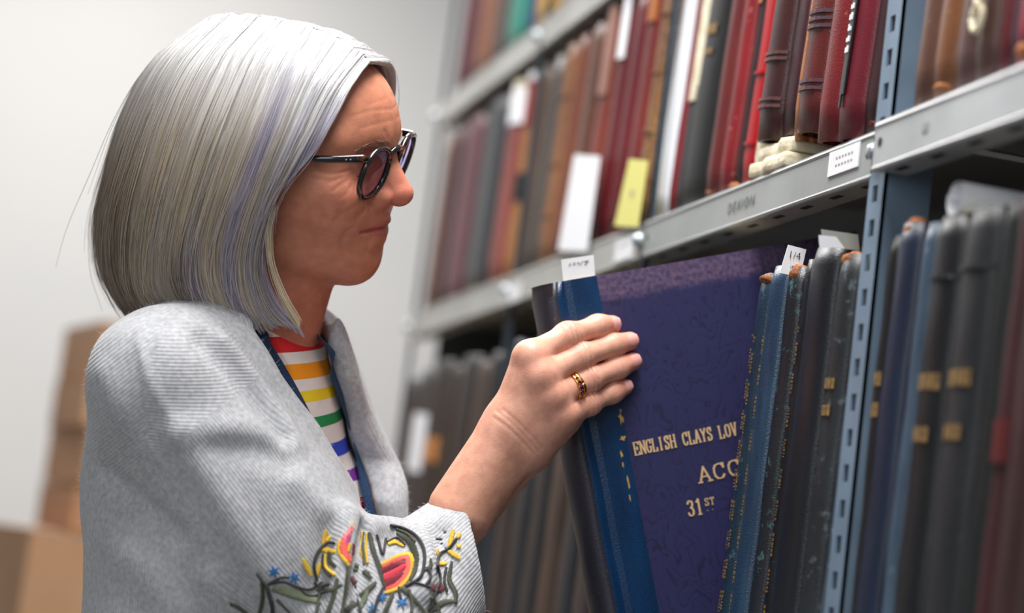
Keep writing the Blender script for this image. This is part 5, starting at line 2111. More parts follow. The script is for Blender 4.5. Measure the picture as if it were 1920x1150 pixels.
def card_sdf(p):
    f = card_folded(p)
    q = ((p - BO.astype(np.float32)) @ BM.T.astype(np.float32))
    # hollow: the trunk, and the open end of the sleeve
    f = smax(f, -base_top(p, 0.0035), 0.003)
    fs = np.minimum(s_cone(p, SL_E + (SL_C - SL_E) * 0.40, SL_C + SL_DIR * 0.10, 0.0480, 0.0345), s_cone(p, ELB_L, WR_L - BM[2] * 0.08, 0.040, 0.038))
    f = smax(f, -fs, 0.003)
    hem = ((p - HEM_P.astype(np.float32)) @ HEM_N.astype(np.float32))
    near_arm = s_cone(p, SL_C - SL_DIR * 0.02, SL_C + SL_DIR * 0.12, 0.11, 0.11)
    f = smax(f, -np.maximum(-hem, near_arm), 0.003)
    f = smax(f, -np.maximum(p[..., 2] - float(WR_L[2]) - 0.02, s_cone(p, WR_L, WR_L - BM[2] * 0.2, 0.1, 0.1)), 0.003)
    # front opening and neck
    dn = q[..., 1] - lin_ext(q[..., 2], NZ, NY).astype(np.float32)
    df = lin_ext(q[..., 2], FZ, FY).astype(np.float32) - q[..., 1]
    d = np.maximum(np.maximum(np.maximum(dn, df), 0.01 - q[..., 0]), base_top(p, 0.0) - 0.030)
    f = smax(f, -d, 0.006)
    f = smax(f, -s_cone(p, NECK_T, NECK_B - np.array([0, 0, 0.02]), 0.066, 0.066), 0.008)
    f = np.maximum(f, -0.46 - q[..., 2])
    return f


Vc, Qc = polygonise(card_sdf, np.minimum(BO - [0.36, 0.36, 0.50], SL_E - 0.1), np.maximum(BO + [0.36, 0.36, 0.24], SL_C + 0.09), 0.0029, 1.7)
Vc = relax(Vc, Qc, 1, 0.45)

# rib direction: along the sleeve, round the dropped shoulder, upright on the trunk
qc = to_body(Vc)


def axis_coords(p, a, b):
    d = (b - a) / np.linalg.norm(b - a)
    t = (p - a) @ d
    r = p - a - t[:, None] * d
    e1 = np.cross(d, [0, 0, 1.0])
    e1 /= np.linalg.norm(e1)
    e2 = np.cross(d, e1)
    return t, np.arctan2(r @ e2, r @ e1), np.linalg.norm(r, axis=1)


f_sl, g_sl = sleeve_sdf(Vc.astype(np.float32))
f_bd = base_top(Vc.astype(np.float32), 0.0135)
t1, a1, _ = axis_coords(Vc, SL_S, SL_E)
t2, a2, _ = axis_coords(Vc, SL_E, SL_C)
up_ = s_cone(Vc.astype(np.float32), SL_S, SL_E, 0.06, 0.06)
fo_ = s_cone(Vc.astype(np.float32), SL_E, SL_C + SL_DIR * 0.06, 0.062, 0.043)
is_sl = (f_sl < f_bd - 0.002) | ((f_sl < 0.02) & (t1 > 0.13))
seam_t = float(axis_coords(trace(card_outer, 306, 850)[None], SL_S, SL_E)[0][0])
rib = np.arctan2(qc[:, 1], qc[:, 0]) * 0.150                       # trunk: upright ribs
rib_sl = np.where(fo_ < up_, a2 * 0.052, a1 * 0.058)
rib_yoke = np.where(to_body(Vc)[:, 0] > to_body(trace(card_outer, 275, 700)[None])[0, 0], Vc[:, 2] * 1.0 + 0.25 * qc[:, 1], t1)
rib = np.where(is_sl & (t1 > seam_t), rib_sl, rib)
_fa, _fb = to_body(trace(card_outer, 160, 842)), to_body(trace(card_outer, 275, 945))
yoke = (t1 <= seam_t) & (qc[:, 1] > 0.03) & (qc[:, 2] > _fa[2] + (qc[:, 0] - _fa[0]) * (_fb[2] - _fa[2]) / (_fb[0] - _fa[0] + 1e-6))
rib = np.where(yoke, rib_yoke, rib)
dnv = np.where(qc[:, 0] > 0.01, qc[:, 1] - lin_ext(qc[:, 2], NZ, NY), 1.0)
rib = np.where((np.abs(dnv) < 0.028) & ~(is_sl & (t1 > seam_t)), qc[:, 1] - lin_ext(qc[:, 2], NZ, NY), rib)
dfv = np.where(qc[:, 0] > 0.0, lin_ext(qc[:, 2], FZ, FY) - qc[:, 1], 1.0)
rib = np.where(np.abs(dfv) < 0.05, dfv, rib)


def knit_material():
    m, t, b = nt('grey_rib_knit')
    L = t.links.new
    at = t.nodes.new('ShaderNodeAttribute')
    at.attribute_name = 'rib'
    mu = t.nodes.new('ShaderNodeMath')
    mu.operation = 'MULTIPLY'
    mu.inputs[1].default_value = 2 * math.pi / 0.0027
    L(at.outputs['Fac'], mu.inputs[0])
    si = t.nodes.new('ShaderNodeMath')
    si.operation = 'SINE'
    L(mu.outputs[0], si.inputs[0])
    tc = t.nodes.new('ShaderNodeTexCoord')
    n = t.nodes.new('ShaderNodeTexNoise')
    n.inputs['Scale'].default_value = 620
    n.inputs['Detail'].default_value = 3
    L(tc.outputs['Object'], n.inputs['Vector'])
    n2 = t.nodes.new('ShaderNodeTexNoise')
    n2.inputs['Scale'].default_value = 260
    n2.inputs['Detail'].default_value = 6
    L(tc.outputs['Object'], n2.inputs['Vector'])
    r = t.nodes.new('ShaderNodeValToRGB')
    r.color_ramp.elements[0].position, r.color_ramp.elements[1].position = 0.30, 0.66
    r.color_ramp.elements[0].color, r.color_ramp.elements[1].color = srgb(157, 158, 162), srgb(187, 187, 191)
    L(n2.outputs['Fac'], r.inputs['Fac'])
    L(r.outputs['Color'], b.inputs['Base Color'])
    b.inputs['Roughness'].default_value = 0.92
    b.inputs['Specular IOR Level'].default_value = 0.2
    b.inputs['Sheen Weight'].default_value = 0.25
    ad = t.nodes.new('ShaderNodeMath')
    ad.operation = 'MULTIPLY_ADD'
    ad.inputs[1].default_value = 0.9
    L(n.outputs['Fac'], ad.inputs[0])
    L(si.outputs[0], ad.inputs[2])
    bp = t.nodes.new('ShaderNodeBump')
    bp.inputs['Strength'].default_value = 0.32
    bp.inputs['Distance'].default_value = 0.0006
    L(ad.outputs[0], bp.inputs['Height'])
    L(bp.outputs['Normal'], b.inputs['Normal'])
    return m


M_KNIT = knit_material()
cardigan = np_mesh('cardigan', Vc, Qc, M_KNIT, person, PO, attrs={'rib': rib})
cardigan['label'] = 'pale grey ribbed knit cardigan with embroidered sleeve'

# ------------------------------------------------------------------ lanyard
M_LAN = plain('navy_ribbon', srgb(16, 62, 104), 0.55, noise=(500, srgb(10, 40, 70), 2))


def ribbon(name, pix, width, parent, off=0.0016, mat=M_LAN, extra_first=(), extra_last=(), n=60, surf=tee_solid, twist=0.0):
    ws = [np.asarray(e, float) for e in extra_first]
    for a in pix:
        w = trace(surf, *a)
        if w is not None:
            ws.append(w + grad(surf, w) * off)
    ws += [np.asarray(e, float) for e in extra_last]
    c_ = catmull(np.array(ws), n)
    tan = np.gradient(c_, axis=0)
    tan /= np.linalg.norm(tan, axis=1)[:, None]
    vs, fs = [], []
    for i in range(n):
        g = grad(surf, c_[i])
        sd = np.cross(tan[i], g)
        sd /= np.linalg.norm(sd) + 1e-9
        g2 = np.cross(sd, tan[i])
        g2 = g2 if g2 @ g > 0 else -g2
        for a, b in ((-1, 0), (1, 0), (1, 1), (-1, 1)):
            vs.append(c_[i] + sd * a * width / 2 + g2 * (0.0012 * b) - PO)
    for i in range(n - 1):
        for a in range(4):
            b = (a + 1) % 4
            fs.append((i * 4 + a, (i + 1) * 4 + a, (i + 1) * 4 + b, i * 4 + b))
    fs += [(0, 1, 2, 3), tuple((n - 1) * 4 + a for a in (3, 2, 1, 0))]
    return mesh_obj(name, vs, fs, mat, parent)


lan = ribbon('lanyard', [(468, 612), (492, 652), (520, 698), (548, 746), (574, 794), (600, 846), (622, 905), (640, 965), (652, 1020)], 0.0150, person,
             extra_first=[from_body((-0.075, 0.0, 0.150)), from_body((-0.060, 0.055, 0.150))])
lan['label'] = 'navy ribbon lanyard round the neck'
ribbon('lanyard_strap', [(592, 640), (612, 700), (630, 752), (648, 812), (664, 870), (678, 930), (690, 985), (698, 1030)], 0.0105, lan, off=0.0045,
       extra_first=[from_body((-0.075, 0.0, 0.150)), from_body((-0.060, -0.055, 0.150))])

# trousers and shoes (below the picture)
M_TROUSER = plain('dark_trousers', srgb(48, 52, 66), 0.85, noise=(200, srgb(40, 44, 56), 3))
M_SHOE = plain('black_shoe', srgb(30, 30, 32), 0.5)


def trousers_sdf(p):
    q = ((p - BO.astype(np.float32)) @ BM.T.astype(np.float32))
    f = smin(torso_sdf(p, 0.0), legs_sdf(p, 0.012), 0.04)
    f = np.maximum(f, q[..., 2] + 0.33)
    return np.maximum(f, 0.075 - p[..., 2])


def shoes_sdf(p):
    return np.maximum(np.maximum(legs_sdf(p, 0.007), p[..., 2] - 0.085), 0.0004 - p[..., 2])


Vp, Qp = polygonise(trousers_sdf, [BO[0] - 0.3, BO[1] - 0.3, 0.0], [BO[0] + 0.3, BO[1] + 0.3, BO[2] - 0.28], 0.008)
np_mesh('trousers', Vp, Qp, M_TROUSER, person, PO)
for s in (-1, 1):
    cx = from_body((0.03, 0.09 * s, 0))
    Vp, Qp = polygonise(lambda p_: np.maximum(shoes_sdf(p_), -s * ((p_ - BO.astype(np.float32)) @ BM[1].astype(np.float32))), [cx[0] - 0.18, cx[1] - 0.18, -0.02], [cx[0] + 0.18, cx[1] + 0.18, 0.11], 0.005)
    np_mesh('shoe', Vp, Qp, M_SHOE, person, PO)

# ------------------------------------------------------------------ embroidery on the pushed-up sleeve
def trace_many(fn, pix, d0=1.1, d1=2.4, it=70):
    pix = np.asarray(pix, float)
    r = FWD[None] + XC[None] * ((pix[:, :1] - 960) / FPX) - YC[None] * ((pix[:, 1:] - 575) / FPX)
    n = np.linalg.norm(r, axis=1)
    d = np.full(len(pix), d0)
    for _ in range(it):
        v = fn((CAM + r * d[:, None]).astype(np.float32))
        d = np.minimum(d + np.where(v > 3e-4, v * 0.8, 0) / n, d1)
    w = CAM + r * d[:, None]
    e = 1.5e-3
    g = np.stack([fn((w + np.eye(3)[i] * e).astype(np.float32)) - fn((w - np.eye(3)[i] * e).astype(np.float32)) for i in range(3)], -1)
    g /= np.linalg.norm(g, axis=1)[:, None] + 1e-9
    return w, g


OL, DK, YE, SA = (72, 74, 58), (44, 42, 40), (226, 186, 40), (116, 124, 100)
CO, RD, CR, MA, BL, MR = (238, 92, 84), (214, 44, 70), (128, 20, 44), (196, 60, 120), (34, 108, 168), (88, 26, 34)
_thr = {}


def thread(colr):
    if colr not in _thr:
        _thr[colr] = plain('thread_%d_%d_%d' % colr, srgb(*colr), 0.6, sheen=0.2)
    return _thr[colr]


JOBS = []          # (part name, colour, kind, pixel polyline, size)


def stem(colr, pts, r=0.0009):
    JOBS.append(('embroidered_stem', colr, 'stem', pts, r))


def leaf(colr, pts, w, name='embroidered_leaf'):
    JOBS.append((name, colr, 'satin', pts, w))


def star(colr, x, y, r):
    for k in range(6):
        a = k * math.pi / 3 + 0.3
        JOBS.append(('embroidered_petal', colr, 'satin', [(x + 1.5 * math.cos(a), y + 1.5 * math.sin(a)), (x + r * math.cos(a), y + r * math.sin(a))], (2.6, 1.2)))


stem(DK, [(484, 1075), (492, 1086), (501, 1100), (512, 1134), (513, 1152)], 0.0015)
stem(OL, [(492, 1089), (494, 1120), (487, 1152)], 0.0013)
leaf(SA, [(512, 1103), (549, 1112), (577, 1122), (604, 1132)], (5, 9, 7, 2))
stem(DK, [(504, 1094), (526, 1083), (541, 1083)])
stem(DK, [(503, 1095), (530, 1091), (556, 1100), (580, 1105), (606, 1092)])
star(BL, 513, 1072, 10)
star(BL, 551, 1084, 11)
stem(DK, [(594, 1089), (587, 1060), (594, 1035), (613, 1019), (630, 1019)], 0.0011)
for a, b in (((611, 996), (605, 1021)), ((599, 1030), (631, 1036)), ((568, 1049), (582, 1079)), ((599, 1058), (592, 1082)), ((620, 1008), (612, 1014))):
    leaf(YE, [a, ((a[0] + b[0]) / 2, (a[1] + b[1]) / 2), b], (3.0, 4.2, 3.0), 'embroidered_bud')
stem(DK, [(605, 1040), (606, 1062), (622, 1082)], 0.0011)
stem(YE, [(610, 1041), (613, 1063), (629, 1080)], 0.0011)
leaf(OL, [(619, 1034), (620, 1052), (630, 1064)], (4, 5, 3))
leaf(YE, [(659, 984), (640, 1010), (638, 1036), (652, 1060)], (3, 4, 4, 3), 'embroidered_petal')
leaf(CO, [(660, 990), (648, 1010), (645, 1034), (656, 1052)], (4, 6, 6, 4), 'embroidered_petal')
leaf(MA, [(657, 998), (652, 1012), (650, 1022)], (3, 4, 3), 'embroidered_petal')
leaf(YE, [(655, 1022), (652, 1034)], (3, 3), 'embroidered_petal')
leaf(CR, [(661, 1022), (660, 1040)], (3.5, 3), 'embroidered_petal')
leaf(OL, [(633, 1086), (627, 1118), (616, 1152)], (3, 4, 5))
stem(OL, [(652, 1062), (646, 1110), (639, 1152)], 0.0016)
leaf(MR, [(655, 1086), (661, 1090), (665, 1096)], (5, 7, 4), 'embroidered_spot')
stem(YE, [(679, 999), (676, 1030), (680, 1062)], 0.0008)
stem(OL, [(682, 999), (679, 1030), (683, 1062)], 0.0010)
leaf(OL, [(693, 1000), (699, 1030), (712, 1070), (720, 1102)], (3, 4, 4, 2))
stem(DK, [(704, 1003), (716, 1040), (722, 1010)], 0.0009)
stem(DK, [(730, 987), (760, 994), (783, 1010), (795, 1034), (795, 1061), (787, 1086), (762, 1102)], 0.0012)
stem(OL, [(741, 994), (764, 1003), (779, 1018)], 0.0010)
leaf(OL, [(744, 1001), (768, 1016), (780, 1042), (778, 1069), (770, 1088)], (3, 5, 6, 5, 3))
leaf(YE, [(727, 1022), (738, 1017), (756, 1026)], (3, 5, 2), 'embroidered_bud')
stem(DK, [(724, 1018), (744, 1010), (760, 1024)], 0.0008)
# the big flower
leaf(YE, [(714, 1060), (742, 1046), (766, 1041), (774, 1054), (770, 1078), (748, 1102), (721, 1113)], (2.5, 3, 3.5, 4, 4, 4, 2.5), 'embroidered_petal')
leaf(CO, [(716, 1064), (742, 1052), (762, 1047), (766, 1060), (762, 1078), (744, 1096), (722, 1106)], (3, 4.5, 4.5, 5, 5, 5, 3), 'embroidered_petal')
leaf(CR, [(716, 1072), (738, 1060), (757, 1056)], (5, 6, 3), 'embroidered_petal')
leaf(RD, [(718, 1085), (738, 1076), (758, 1062)], (6, 6, 4), 'embroidered_petal')
leaf(CR, [(719, 1098), (738, 1088), (754, 1076)], (6, 6, 3), 'embroidered_petal')
for a, b in (((850, 996), (843, 1027)), ((862, 1003), (858, 1009)), ((842, 1035), (861, 1048)), ((819, 1034), (821, 1045)), ((819, 1058), (836, 1058)), ((858, 1024), (862, 1027))):
    leaf(YE, [a, ((a[0] + b[0]) / 2, (a[1] + b[1]) / 2), b], (3.2, 4.2, 3.2), 'embroidered_bud')
stem(DK, [(817, 1062), (822, 1042), (841, 1031), (856, 1012)], 0.0010)
stem(DK, [(818, 1063), (824, 1089), (814, 1108), (800, 1146)], 0.0010)
leaf(OL, [(847, 1055), (842, 1088), (853, 1112), (853, 1131)], (2.5, 4, 4, 3))
leaf(MR, [(806, 1101), (819, 1104), (831, 1103)], (6, 9, 6), 'embroidered_spot')
leaf(OL, [(855, 1128), (830, 1131), (813, 1142), (796, 1154)], (3, 5, 5, 3))
leaf(OL, [(751, 1102), (774, 1122), (797, 1152)], (4, 4, 3))
leaf(OL, [(692, 1078), (676, 1072), (661, 1068)], (4, 5, 3))
leaf(OL, [(704, 1094), (675, 1122), (641, 1152)], (3, 6, 6))
stem(DK, [(716, 1104), (706, 1128), (700, 1152)], 0.0010)
stem(DK, [(746, 1102), (751, 1126)], 0.0010)
stem(DK, [(771, 1092), (790, 1098), (806, 1103)], 0.0009)
leaf(OL, [(795, 1070), (806, 1064), (806, 1050)], (3, 4, 2))
star(BL, 715, 1121, 9)
star(BL, 753, 1131, 12)
star(BL, 699, 1142, 11)
stem(OL, [(431, 1131), (447, 1138), (466, 1152)], 0.0014)
stem(DK, [(520, 1124), (536, 1140), (548, 1152)], 0.0010)

stem(OL, [(606, 1096), (600, 1120), (596, 1152)], 0.0012)
stem(DK, [(664, 1100), (670, 1124), (676, 1152)], 0.0011)
leaf(OL, [(736, 1114), (728, 1132), (720, 1152)], (3, 4, 4))
stem(OL, [(768, 1108), (772, 1130), (770, 1152)], 0.0012)
leaf(OL, [(640, 1098), (618, 1108), (594, 1106)], (2.5, 4, 2.5))
stem(DK, [(588, 1092), (600, 1100), (620, 1096)], 0.0010)
leaf(SA, [(690, 1108), (684, 1126), (672, 1146)], (3, 5, 4))
stem(YE, [(688, 1002), (686, 1030), (690, 1058)], 0.0009)
stem(DK, [(800, 1066), (806, 1082), (798, 1098)], 0.0010)
leaf(OL, [(806, 1120), (818, 1136), (822, 1152)], (3, 4, 4))
stem(DK, [(836, 1066), (832, 1090), (838, 1112)], 0.0010)
leaf(OL, [(664, 1060), (680, 1070), (696, 1086)], (4, 5, 3))
stem(DK, [(560, 1100), (572, 1114), (590, 1118), (612, 1110)], 0.0009)
_px, _idx = [], []
for (nm, colr, kind, pts, size) in JOBS:
    pts = np.array(pts, float)
    ln = np.linalg.norm(np.diff(pts, axis=0), axis=1).sum()
    n = max(4, int(ln / (2.0 if kind == 'satin' else 2.6)))
    c2 = catmull(pts, n) if len(pts) > 2 else pts[0] + (pts[-1] - pts[0]) * np.linspace(0, 1, n)[:, None]
    _idx.append((len(_px), n))
    _px.extend(map(tuple, c2))
EW, EG = trace_many(card_folded, _px)
EW = EW + EG * 0.0007
_mesh = {}
for (nm, colr, kind, pts, size), (i0, n) in zip(JOBS, _idx):
    w, g = EW[i0:i0 + n], EG[i0:i0 + n]
    tan = np.gradient(w, axis=0)
    tan /= np.linalg.norm(tan, axis=1)[:, None] + 1e-9
    side = np.cross(g, tan)
    side /= np.linalg.norm(side, axis=1)[:, None] + 1e-9
    vs, fs = [], []

    def cap(a, b, r, up):
        v, f = tube_mesh([a + (b - a) * u for u in (0, 0.25, 0.75, 1.0)], [r * 0.55, r, r, r * 0.55], 5)
        o = len(vs)
        vs.extend(x - PO for x in v)
        fs.extend(tuple(o + q_ for q_ in ff) for ff in f)
    if kind == 'stem':
        for i in range(n - 1):
            k = (-1) ** i * 0.25 * size
            size = size if i else size * 1.25
            cap(w[i] + g[i] * size * 0.5 - side[i] * size * 0.35, w[i + 1] + g[i + 1] * size * 0.5 + side[i + 1] * size * 0.35, size, g[i])
    else:
        wd = np.interp(np.linspace(0, 1, n), np.linspace(0, 1, len(size)), size) / 2050.0
        for i in range(n):
            jit = 0.85 + 0.3 * ((i * 37) % 11) / 11
            a = w[i] - side[i] * wd[i] * jit - tan[i] * wd[i] * 0.25
            b = w[i] + side[i] * wd[i] * jit + tan[i] * wd[i] * 0.25
            cap(a + g[i] * 0.0005, b + g[i] * 0.0005, 0.00058, g[i])
    mesh_obj(nm, vs, fs, thread(colr), cardigan, True)

# ================================================================== hair: a chin-length grey bob
# guide strands of her right side from the front to the back: (pixel, pixel, distance to her right)
NEAR = [
    [(694, 116, .020), (660, 160, .045), (634, 210, .062), (606, 260, .073), (574, 303, .081), (540, 338, .085), (512, 380, .085), (499, 425, .082), (493, 475, .078), (500, 525, .076), (518, 566, .074), (552, 606, .072)],
    [(668, 92, .020), (614, 162, .058), (574, 240, .080), (538, 312, .091), (508, 376, .093), (488, 435, .092), (478, 490, .089), (484, 545, .085), (505, 590, .081), (522, 606, .079)],
    [(612, 62, .020), (562, 150, .065), (522, 250, .090), (482, 350, .099), (456, 430, .101), (446, 500, .097), (456, 560, .092), (482, 606, .087)],
    [(560, 44, .018), (502, 130, .065), (456, 240, .093), (418, 350, .103), (394, 430, .103), (388, 500, .100), (402, 555, .096), (432, 594, .092)],
    [(500, 32, .015), (432, 120, .062), (382, 230, .089), (346, 340, .100), (326, 430, .101), (318, 500, .098), (328, 548, .094), (352, 578, .090)],
    [(445, 26, .010), (362, 110, .052), (312, 210, .074), (276, 330, .086), (258, 420, .087), (254, 500, .083), (264, 550, .079), (286, 582, .075)],
    [(405, 30, .005), (312, 110, .035), (256, 220, .050), (222, 330, .057), (205, 420, .058), (210, 500, .055), (230, 552, .052), (256, 588, .050)],
    [(392, 34, .000), (290, 112, .004), (236, 210, .004), (204, 320, .003), (186, 415, .002), (194, 500, .002), (220, 552, .003), (246, 592, .004)],
]
NT = 26
guides = [catmull(np.array([head_px(*a) for a in g]), NT) for g in NEAR]
far = []
for g in guides[-2::-1]:
    m_ = g.copy()
    m_[:, 1] *= -1
    w = np.clip(np.arange(NT) / 5.0, 0, 1)[:, None]
    far.append(g * (1 - w) * np.array([1, 1, 1]) + m_ * w if False else np.vstack([[g[0]], m_[1:]]))
GR = np.array(guides + far)                       # (15, NT, 3) in head coordinates
NG = len(GR)


def clear_of_head(pts, off):
    """push points out of the scalp so that they lie at least off above it"""
    shp = pts.shape
    q = pts.reshape(-1, 3).astype(float).copy()
    offv = np.broadcast_to(off, shp[:-1]).reshape(-1)
    for _ in range(3):
        w = (HO + q @ HM).astype(np.float32)
        f0 = head_sdf(w, False)
        g = np.stack([head_sdf(w + (HM[i] * 1e-3).astype(np.float32), False) - f0 for i in range(3)], -1)
        g /= np.linalg.norm(g, axis=1)[:, None] + 1e-9
        push = np.clip(offv - f0, 0, 0.02)
        q += g * push[:, None]
    return q.reshape(shp)


toff = np.interp(np.arange(NT), [0, 3, 10, NT], [0.006, 0.013, 0.014, 0.010])
GR = clear_of_head(GR, toff[None, :])


def hair_surf(s, tt):
    """point of the hair surface; s in 0..NG-1 (front right, back, front left), tt in 0..1"""
    s = np.clip(np.asarray(s, float), 0, NG - 1 - 1e-6)
    ext = np.concatenate([2 * GR[:1] - GR[1:2], GR, 2 * GR[-1:] - GR[-2:-1]])
    i = s.astype(int)
    u = (s - i)[:, None]
    x = np.clip(tt, 0, 1.12) * (NT - 1)
    j = np.minimum(x.astype(int), NT - 2)
    v = (x - j)[:, None]

    def at(k):
        return ext[i + k, j] * (1 - v) + ext[i + k, j + 1] * v
    a, b, c_, d = at(0), at(1), at(2), at(3)
    return 0.5 * (2 * b + (c_ - a) * u + (2 * a - 5 * b + 4 * c_ - d) * u ** 2 + (3 * b - a - 3 * c_ + d) * u ** 3)


AXIS = np.array([-0.015, 0.0, 0.0])               # strands are layered towards this axis of the head


def inward(pt):
    d = AXIS - pt
    d[:, 2] = np.where(pt[:, 2] > 0.03, 0.03 - pt[:, 2], 0.0)
    return d / (np.linalg.norm(d, axis=1)[:, None] + 1e-9)


# --- solid mass of hair under the strands
gs, gt = 99, 44
S_, T_ = np.meshgrid(np.linspace(0.12, NG - 1.12, gs), np.linspace(0.0, 0.95, gt), indexing='ij')
flat_s, flat_t = S_.ravel(), T_.ravel()
out_ = hair_surf(flat_s, flat_t)
iw = inward(out_)
rip = 0.0012 * np.sin(flat_s * 23 + 3 * np.sin(flat_s * 5)) * np.clip(flat_t * 3, 0, 1) + 0.0008 * np.sin(flat_s * 61 + 2)
edge = np.clip(np.minimum(flat_s - 0.12, NG - 1.12 - flat_s) / 0.5, 0, 1)
lay1 = out_ + iw * (0.0026 + (0.0024 + rip * edge) * np.clip(flat_t * 4, 0, 1))[:, None]
lay2 = out_ + iw * (0.0056 + 0.010 * np.clip(flat_t * 2.2, 0.05, 1) * (0.1 + 0.9 * edge))[:, None]
Vm = np.vstack([lay1, lay2])
Qm = []
n0 = gs * gt
for i in range(gs - 1):
    for j in range(gt - 1):
        a = i * gt + j
        Qm.append((a, a + 1, a + gt + 1, a + gt))
        Qm.append((n0 + a, n0 + a + gt, n0 + a + gt + 1, n0 + a + 1))
for i in range(gs - 1):
    for j in (0, gt - 1):
        a = i * gt + j
        Qm.append((a, a + gt, n0 + a + gt, n0 + a) if j == 0 else (a, n0 + a, n0 + a + gt, a + gt))
for j in range(gt - 1):
    for i in (0, gs - 1):
        a = i * gt + j
        Qm.append((a, n0 + a, n0 + a + 1, a + 1) if i == 0 else (a, a + 1, n0 + a + 1, n0 + a))
Qm = np.array(Qm)


# --- dye: silver crown, beige, lavender and taupe streaks
def hair_colour(s, t, rnd, crn=None):
    crn = 0.5 + 0.5 * np.sin(s * 41) if crn is None else crn
    silver, white = lin(186, 184, 182), lin(222, 221, 222)
    beige, lav, taupe, dark = lin(198, 180, 156), lin(164, 158, 188), lin(126, 108, 90), lin(92, 80, 78)
    s = np.where(s > 7, 14 - s, s)
    c_ = np.tile(silver, (len(s), 1))
    c_ = mixc(c_, white, np.clip(1.15 - t * 2.6, 0, 1))
    tt = np.clip((t - 0.16) / 0.22, 0, 1)
    be = np.clip((crn - 0.18) * 2.4, 0, 1) * (0.25 + 0.75 * np.exp(-((s - 3.8) / 2.4) ** 2))
    c_ = mixc(c_, beige, np.clip(be * 1.2, 0, 1) * tt)
    la = np.exp(-((s - 0.35) / 0.35) ** 2) + 0.9 * np.exp(-((s - 2.35) / 0.26) ** 2) + 0.8 * np.exp(-((s - 3.45) / 0.22) ** 2) * np.clip((t - 0.5) * 4, 0, 1) + 0.55 * np.exp(-((s - 1.35) / 0.2) ** 2)
    c_ = mixc(c_, lav, np.clip(la * (0.65 + 0.5 * rnd), 0, 1) * np.clip((t - 0.08) / 0.2, 0, 1))
    tp = np.clip((s - 4.2) / 1.6, 0, 1) * np.clip((t - 0.10) / 0.38, 0, 1) * (0.55 + 0.6 * rnd)
    c_ = mixc(c_, taupe, np.clip(tp, 0, 1))
    dk = np.exp(-((s - 3.85) / 0.32) ** 2) * np.clip((t - 0.55) / 0.2, 0, 1) * 0.75 + np.clip((s - 5.6) / 1.4, 0, 1) * np.clip((t - 0.7) / 0.3, 0, 1) * 0.5
    c_ = mixc(c_, dark, np.clip(dk * (0.5 + 0.8 * rnd), 0, 1))
    c_ = mixc(c_, taupe, np.where(rnd > 0.86, 0.6, 0.0) * np.clip((t - 0.1) * 4, 0, 1))
    return c_ * (0.86 + 0.22 * np.random.default_rng(3).random(len(s)))[:, None] if False else c_


def hair_material(name, rough):
    m, t, b = nt(name)
    at = t.nodes.new('ShaderNodeAttribute')
    at.attribute_name = 'tint'
    t.links.new(at.outputs['Color'], b.inputs['Base Color'])
    b.inputs['Roughness'].default_value = rough
    b.inputs['Specular IOR Level'].default_value = 0.35
    return m


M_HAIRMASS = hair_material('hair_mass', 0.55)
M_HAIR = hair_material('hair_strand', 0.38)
cm = hair_colour(flat_s, flat_t, 0.5 + 0.5 * np.sin(flat_s * 41)) * (0.95 - 0.36 * np.clip((flat_t - 0.15) * 3, 0, 1))[:, None]  # darkened below the roots, paints the shade deep under the strands
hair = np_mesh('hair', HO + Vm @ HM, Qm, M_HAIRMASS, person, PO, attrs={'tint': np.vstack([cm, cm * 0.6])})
hair['label'] = 'silver grey bob with beige and lavender streaks'

# --- strands
KP = 16


def strand_set(n, s_lo, s_hi, seed, depth=0.0085, lift=0.0, tmin=0.86, fly=0.0, t0max=0.0):
    rng = np.random.default_rng(seed)
    s0 = rng.uniform(s_lo, s_hi, n)
    ncl = max(3, int((s_hi - s_lo) * 26))
    ctr = np.sort(rng.uniform(s_lo, s_hi, ncl))
    cl = ctr[np.clip(np.searchsorted(ctr, s0 + rng.normal(0, 0.03, n)), 0, ncl - 1)] + rng.normal(0, 0.012, n)
    pull = rng.uniform(0.1, 0.75, n)
    crn = rng.random(ncl)[np.clip(np.searchsorted(ctr, cl), 0, ncl - 1)] * 0.75 + rng.random(n) * 0.25
    dep = depth * rng.random(n) ** 1.6 - lift * rng.random(n)
    t1 = np.where(rng.random(n) < 0.85, rng.uniform(tmin, 1.03, n) + 0.035 * np.sin(cl * 29) + 0.02 * np.sin(cl * 71), rng.uniform(min(0.72, tmin - 0.05), tmin, n))
    t1 = np.where(s0 > 8.2, np.minimum(t1, 0.96), t1)
    t0 = rng.random(n) ** 2 * (0.05 + t0max)
    rnd = rng.random(n)
    ph = rng.uniform(0, 6.28, (n, 3))
    amp = rng.normal(0, 1, (n, 3))
    pts = np.zeros((n, KP, 3))
    col_ = np.zeros((n, KP, 3))
    for k in range(KP):
        x = k / (KP - 1)
        t = t0 + (t1 - t0) * x
        s = s0 + (cl - s0) * pull * (0.1 + 0.9 * x) + 0.020 * amp[:, 0] * np.sin(3.1 * x + ph[:, 0]) * x
        p_ = hair_surf(s, t)
        d = dep * (0.35 + 0.65 * x) + 0.0010 * np.sin(cl * 17 + 2.2 * x + 2 * np.sin(cl * 7))
        if fly:
            d = d - fly * np.abs(amp[:, 1]) * x * x
            p_ = p_ + fly * 0.8 * x * x * np.stack([amp[:, 0], amp[:, 2], 0.4 * amp[:, 1]], -1)
        p_ = p_ + inward(p_) * d[:, None]
        p_ = p_ + 0.0007 * np.sin(ph * 1.0 + x * (5 + 3 * rnd[:, None])) * x
        pts[:, k] = p_
        col_[:, k] = hair_colour(cl, t, rnd, crn)
    col_ *= (0.80 + 0.34 * rng.random(n))[:, None, None]
    return HO + pts @ HM, np.clip(col_, 0, 0.95)


